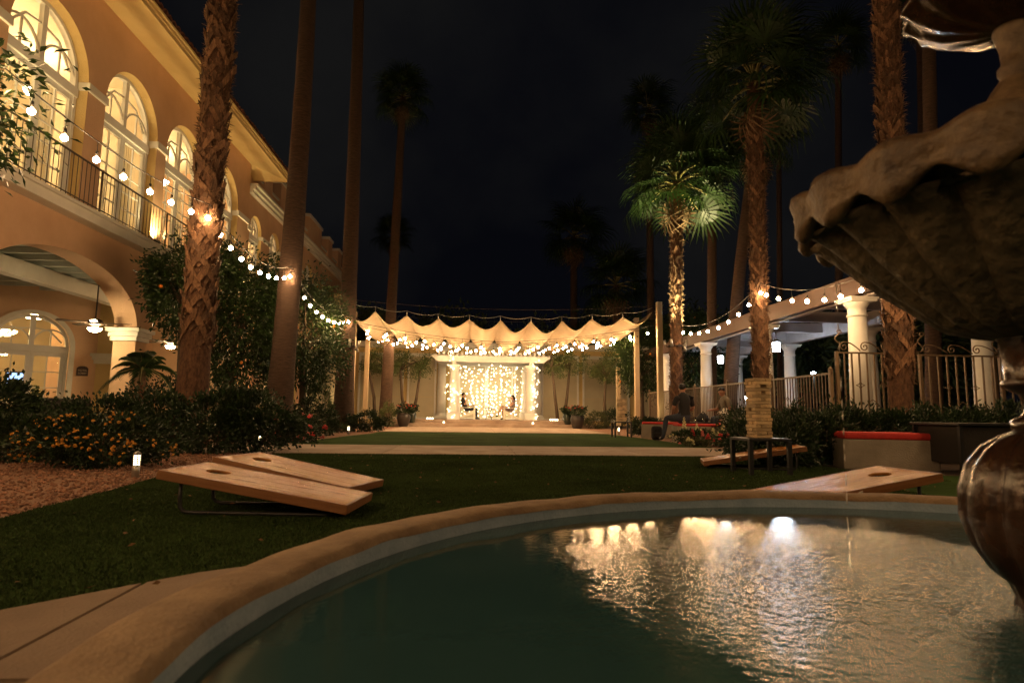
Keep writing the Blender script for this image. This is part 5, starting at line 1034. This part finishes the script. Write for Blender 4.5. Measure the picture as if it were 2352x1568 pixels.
def gourd(r, z, a, f):
    k = max(0, min(1, (r - .08)/.08)); return (r*(1 - .11*k*(1 - abs(math.cos(NL*a/2 + .5))**.55)), z)
MB().lathe([(.135, .02), (.12, .10), (.105, .15), (.12, .185), (.165, .225), (.205, .29), (.228, .37), (.226, .45), (.205, .52), (.165, .575), (.115, .61), (.08, .625)], 120, (FXc, FYc, 0), mod=gourd).build('pedestal_body', 'bronze', F)
MB().lathe([(.078, .618), (.086, .63), (.086, .655), (.06, .668), (.05, .69), (.062, .73), (.10, .75), (.105, .765), (.092, .775), (.096, .82), (.10, .89), (.13, .915)], 48, (FXc, FYc, 0)).build('pedestal_neck', 'bronze', F)
NB = 18
lobe = lambda a: abs(math.cos(NB*a/2))**.7
def shell(r, z, a, f):
    w = f**.8; b = lobe(a); return (r*(1 - .12*w*(1 - b)), z + .02*w*(1 - b))
MB().lathe([(.10, .895), (.16, .905), (.24, .93), (.32, .995), (.40, 1.06), (.47, 1.125), (.53, 1.185), (.58, 1.228), (.61, 1.245)], 360, (FXc, FYc, 0), mod=shell).build('bowl', 'bowl_under', F)
def lip(r, z, a, f):
    b = .5 + .5*math.cos(NB*a) ; b = b**.8; k = 1 - b; low = max(0, 1 - f*2.2); top = math.exp(-((f - .62)/.2)**2); return (r*(1 - .036*k*(1 if f < .75 else .3) + .006*math.sin(7*a)), z + .02 + .055*k*low - .035*b*low - .016*k*top + .010*math.sin(3*a + 1))
MB().lathe([(.600, 1.245), (.618, 1.228), (.634, 1.228), (.648, 1.240), (.646, 1.262), (.648, 1.295), (.660, 1.33), (.655, 1.356), (.632, 1.370), (.600, 1.366), (.55, 1.33), (.42, 1.26), (.2, 1.2)], 432, (FXc, FYc, 0), mod=lip).build('bowl_lip', 'bowl_lip', F)
MB().lathe([(.12, 1.14), (.135, 1.3), (.142, 1.46), (.135, 1.53), (.11, 1.60), (.07, 1.67), (.042, 1.71), (.05, 1.725), (.05, 1.74), (.038, 1.755), (.040, 1.80), (.055, 1.86), (.05, 1.885)], 80, (FXc, FYc, 0), mod=lambda r, z, a, f: (r*(1 - .06*(r > .09)*(1 - abs(math.cos(4*a))**.6)), z)).build('upper_pedestal', 'bowl_lip', F)
MB().lathe([(.05, 1.87), (.10, 1.88), (.18, 1.905), (.245, 1.95), (.275, 1.985), (.29, 1.99), (.285, 2.02), (.26, 2.02), (.15, 1.97), (.02, 1.95)], 160, (FXc, FYc, 0), mod=lambda r, z, a, f: (r*(1 + .04*f*math.cos(14*a)), z - .012*f*math.cos(14*a))).build('upper_bowl', 'bronze', F)
MB().lathe([(.05, 1.94), (.06, 2.1), (.10, 2.2), (.07, 2.3), (.01, 2.38)], 24, (FXc, FYc, 0)).build('finial', 'bronze', F)
c = at(1921, 660, 1.98); t = thing('water_trickle', 'thin trickle of water dripping from the bowl lip', 'water', (c.x, c.y, WZ)); rr = random.Random(2)
z = c.z + .02
while z > WZ + .02:
    l = rr.uniform(.012, .05); MB().tube([(c.x + rr.gauss(0, .0015), c.y, z), (c.x, c.y, z - l*.5), (c.x, c.y, z - l)], [.0008, .0024, .0008], 6).build('drop', 'water_drop', t); z -= l + rr.uniform(.012, .04)
# ================================================================== people
def person(name_label, loc, rz, J, clothes, hair, cap=False, long_hair=False, look=0., skin='skin', sleeves='short', legs='jeans', group=None, bulk=1.):
    """one continuous skinned body; J: joints, front = +X"""
    t = thing('person', name_label, 'person', loc, rz, group)
    V, E_, RAD, TAG = [], [], [], []
    def v(p, r, tag, parent=None):
        V.append(Vector(p)); RAD.append(r*(bulk if tag in ('top', 'legs') else 1 + (bulk - 1)*.4)); TAG.append(tag); i = len(V) - 1
        if parent is not None: E_.append((parent, i))
        return i
    pel = v(J['pelvis'], .125, 'legs'); wa = v(Vector(J['pelvis']).lerp(Vector(J['chest']), .45), .118, 'top', pel); ch = v(J['chest'], .135, 'top', wa); sh = v(J['neck0'], .088, 'top', ch); nk = v(Vector(J['neck0']).lerp(Vector(J['head']), .42), .050, 'skin', sh)
    hd = v(Vector(J['head']) + Vector((.0, 0, -.03)), .078, 'skin', nk); ht = v(Vector(J['head']) + Vector((-.01, 0, .065)), .080, 'skin', hd)
    for s in ('l', 'r'):
        sg = 1 if s == 'l' else -1
        shd = v(J['sh_' + s], .062, 'top', sh); el = v(J['el_' + s], .041, 'skin', v(Vector(J['sh_' + s]).lerp(Vector(J['el_' + s]), .55), .052, 'top' if sleeves == 'short' else 'skin', shd)); wr = v(J['wr_' + s], .027, 'skin', v(Vector(J['el_' + s]).lerp(Vector(J['wr_' + s]), .4), .038, 'skin', el))
        d = (Vector(J['wr_' + s]) - Vector(J['el_' + s])).normalized(); up = Vector((0, 0, 1)) if abs(d.z) < .8 else Vector((1, 0, 0)); a = d.cross(up).normalized(); b = a.cross(d)
        pm = v(Vector(J['wr_' + s]) + d*.065, .030, 'skin', wr)
        for k, (off, ln) in enumerate(((-.030, .060), (-.010, .075), (.010, .070), (.028, .055))): f1 = v(V[pm] + a*off + d*ln*.6 - b*.008, .0095, 'skin', pm); v(V[pm] + a*off + d*ln - b*.028, .008, 'skin', f1)
        th = v(V[wr] + a*-.045*sg + d*.045, .0105, 'skin', wr); v(V[th] + d*.035 + b*.01, .009, 'skin', th)
        hp = v(J['hip_' + s], .100, 'legs', pel); tm = v(Vector(J['hip_' + s]).lerp(Vector(J['kn_' + s]), .5), .082, 'legs' if legs == 'jeans' else 'dressleg', hp); kn = v(J['kn_' + s], .060, 'legs' if legs == 'jeans' else 'skin', tm)
        cf = v(Vector(J['kn_' + s]).lerp(Vector(J['an_' + s]), .35), .056, 'legs' if legs == 'jeans' else 'skin', kn); an = v(J['an_' + s], .040, 'legs' if legs == 'jeans' else 'skin', cf); v(J['to_' + s], .034, 'shoe', v(Vector(J['an_' + s]).lerp(Vector(J['to_' + s]), .35) + Vector((0, 0, -.03)), .042, 'shoe', an))
    me = bpy.data.meshes.new('body'); me.from_pydata([tuple(q) for q in V], E_, []); ob = bpy.data.objects.new('body', me); COL.objects.link(ob)
    sk = ob.modifiers.new('skin', 'SKIN')
    for i, sv in enumerate(me.skin_vertices[0].data): sv.radius = (RAD[i], RAD[i]); sv.use_root = (i == pel)
    ob.modifiers.new('sub', 'SUBSURF').levels = 2; ob.modifiers['sub'].render_levels = 2
    dg = bpy.context.evaluated_depsgraph_get(); m2 = bpy.data.meshes.new_from_object(ob.evaluated_get(dg)); ob.modifiers.clear(); ob.data = m2
    order = {'skin': 0, 'top': 1, 'legs': 2, 'shoe': 3, 'dressleg': 2}
    for q in (skin, clothes[0], clothes[1], clothes[2]): m2.materials.append(MATS[q])
    for p in m2.polygons:
        c = p.center; best, bt = 9e9, 'skin'
        for a, b in E_:
            A, B = V[a], V[b]; ab = B - A; f = max(0, min(1, (c - A).dot(ab)/max(1e-9, ab.length_squared))); dd = (c - A - ab*f).length - (RAD[a] + (RAD[b] - RAD[a])*f)
            if dd < best: best = dd; bt = TAG[b] if f > .35 or TAG[a] == TAG[b] else TAG[a]
        p.material_index = order[bt]; p.use_smooth = True
    ob.parent = t
    h = Vector(J['head']); ca, sa = math.cos(look), math.sin(look); rot = lambda x, y, z: h + Vector((ca*x - sa*y, sa*x + ca*y, z))
    mb = MB().ball((0, 0, 0), 1, 14, 9); mb.v = [rot(-.018 + .096*v_[0], .088*v_[1], .058 + .088*v_[2]) for v_ in mb.v if True]; keep = [i for i, f in enumerate(mb.f)]
    loc_ = [Matrix.Rotation(-look, 3, 'Z') @ (Vector(q) - h) for q in mb.v]; cen = lambda f: sum((loc_[i] for i in f), Vector())/len(f); mb.f = [f for f in mb.f if not ((cen(f).x > .012 and cen(f).z < .082) or cen(f).z < .012 and cen(f).x > -.05)]; mb.mi = mb.mi[:len(mb.f)]; mb.sm = mb.sm[:len(mb.f)]
    mb.build('cap' if cap else 'hair', 'shirt_black' if cap else 'hair', t, world=False)
    if cap: q = [rot(.06, -.07, .075), rot(.06, .07, .075), rot(.165, .045, .068), rot(.165, -.045, .068)]; MB().add(q + [p_ + Vector((0, 0, .008)) for p_ in q], [(3, 2, 1, 0), (4, 5, 6, 7), (2, 3, 7, 6), (0, 1, 5, 4), (1, 2, 6, 5), (3, 0, 4, 7)]).build('cap_brim', 'shirt_black', t, world=False)
    if long_hair: MB().tube([rot(-.055, 0, .06), rot(-.085, 0, -.06), rot(-.085, 0, -.20), rot(-.07, 0, -.30)], [.075, .08, .065, .02], 10).build('long_hair', 'hair', t, world=False)
    for s in (-1, 1): MB().ball(rot(.073, s*.030, .022), .010, 6, 4).build('eye', 'hair', t, world=False); MB().ball(rot(-.005, s*.083, .005), .024, 6, 5, 0, (.8, .4, 1.2)).build('ear', skin, t, world=False)
    MB().tube([rot(.076, 0, .02), rot(.099, 0, -.012), rot(.076, 0, -.022)], [.008, .014, .010], 6).build('nose', skin, t, world=False); MB().tube([rot(.070, -.022, -.05), rot(.079, 0, -.05), rot(.070, .022, -.05)], [.004, .006, .004], 6).build('mouth', 'pink_flower', t, world=False)
    return t
base = lambda z: dict(hip_l=(0, .10, z), hip_r=(0, -.10, z))
Jm = dict(base(.44), pelvis=(-.06, 0, .45), chest=(-.20, 0, .78), neck0=(-.24, 0, .97), head=(-.18, 0, 1.14), sh_l=(-.22, .18, .94), sh_r=(-.22, -.18, .94), el_r=(-.10, -.28, .69), wr_r=(-.06, -.13, .98), el_l=(-.08, .29, .68), wr_l=(.20, .27, .64), kn_l=(.44, .13, .55), kn_r=(.42, -.14, .55), an_l=(.46, .15, .10), an_r=(.36, -.15, .10), to_l=(.62, .17, .045), to_r=(.52, -.17, .045))
person('man in black shirt and cap drinking in the white chair at left under the pergola', (-.32, 29.9, TZ), 0, Jm, ('shirt_black', 'jeans', 'shoe'), 'hair', cap=True)
Jw = dict(base(.43), pelvis=(-.06, 0, .44), chest=(-.10, 0, .72), neck0=(-.12, 0, .90), head=(-.06, 0, 1.06), sh_l=(-.12, .15, .87), sh_r=(-.12, -.15, .87), el_l=(.02, .20, .64), wr_l=(.06, .08, .88), el_r=(.02, -.20, .64), wr_r=(.22, -.10, .62), kn_l=(.42, .06, .57), kn_r=(.44, -.04, .64), an_l=(.36, .10, .10), an_r=(.62, .06, .24), to_l=(.52, .12, .045), to_r=(.74, .08, .16))
person('dark haired woman in floral top with crossed bare legs under the pergola', (1.80, 29.9, TZ), PI, Jw, ('dress', 'dress', 'shoe'), 'hair', long_hair=True, sleeves='none', legs='bare')
t = thing('drinking_glass', 'glass of beer on the arm of the man\'s chair', 'glass', (-.02, 29.57, TZ + .581)); MB().lathe([(.028, 0), (.036, .12), (.034, .12), (.026, .006)], 12, cap=False).build('tumbler', 'tumbler', t, world=False)
Jb = dict(base(.12), pelvis=(0, 0, .13), chest=(.05, 0, .47), neck0=(.06, 0, .66), head=(.10, 0, .83), sh_l=(.03, .19, .60), sh_r=(.03, -.19, .60), el_l=(.04, .27, .36), wr_l=(.26, .20, .22), el_r=(.06, -.26, .36), wr_r=(.30, -.16, .30), kn_l=(.30, .34, .13), kn_r=(.42, -.10, .14), an_l=(.30, .42, -.32), an_r=(.46, -.12, -.32), to_l=(.46, .46, -.39), to_r=(.62, -.12, -.39))
person('man in black shirt seen from behind on the red bench', (at(1568, 950, 14.85).x, 14.72, .445), PI/2 + .1, Jb, ('shirt_black', 'jeans', 'shoe'), 'hair', look=-.5, skin='skin_tan', bulk=1.16)
Jg = dict(base(.12), pelvis=(0, 0, .13), chest=(.09, 0, .45), neck0=(.14, 0, .63), head=(.21, 0, .80), sh_l=(.12, .20, .60), sh_r=(.12, -.20, .60), el_l=(.10, .29, .34), wr_l=(.26, .32, .12), el_r=(.22, -.27, .36), wr_r=(.46, -.12, .34), kn_l=(.44, .16, .13), kn_r=(.42, -.12, .13), an_l=(.42, .18, -.32), an_r=(.40, -.14, -.32), to_l=(.58, .20, -.39), to_r=(.56, -.16, -.39))
person('dark haired man in grey shirt leaning forward beside the paper bag', (6.60, 15.55, .445), PI, Jg, ('shirt_grey', 'jeans', 'shoe'), 'hair', look=.75, skin='skin_tan', bulk=1.1)
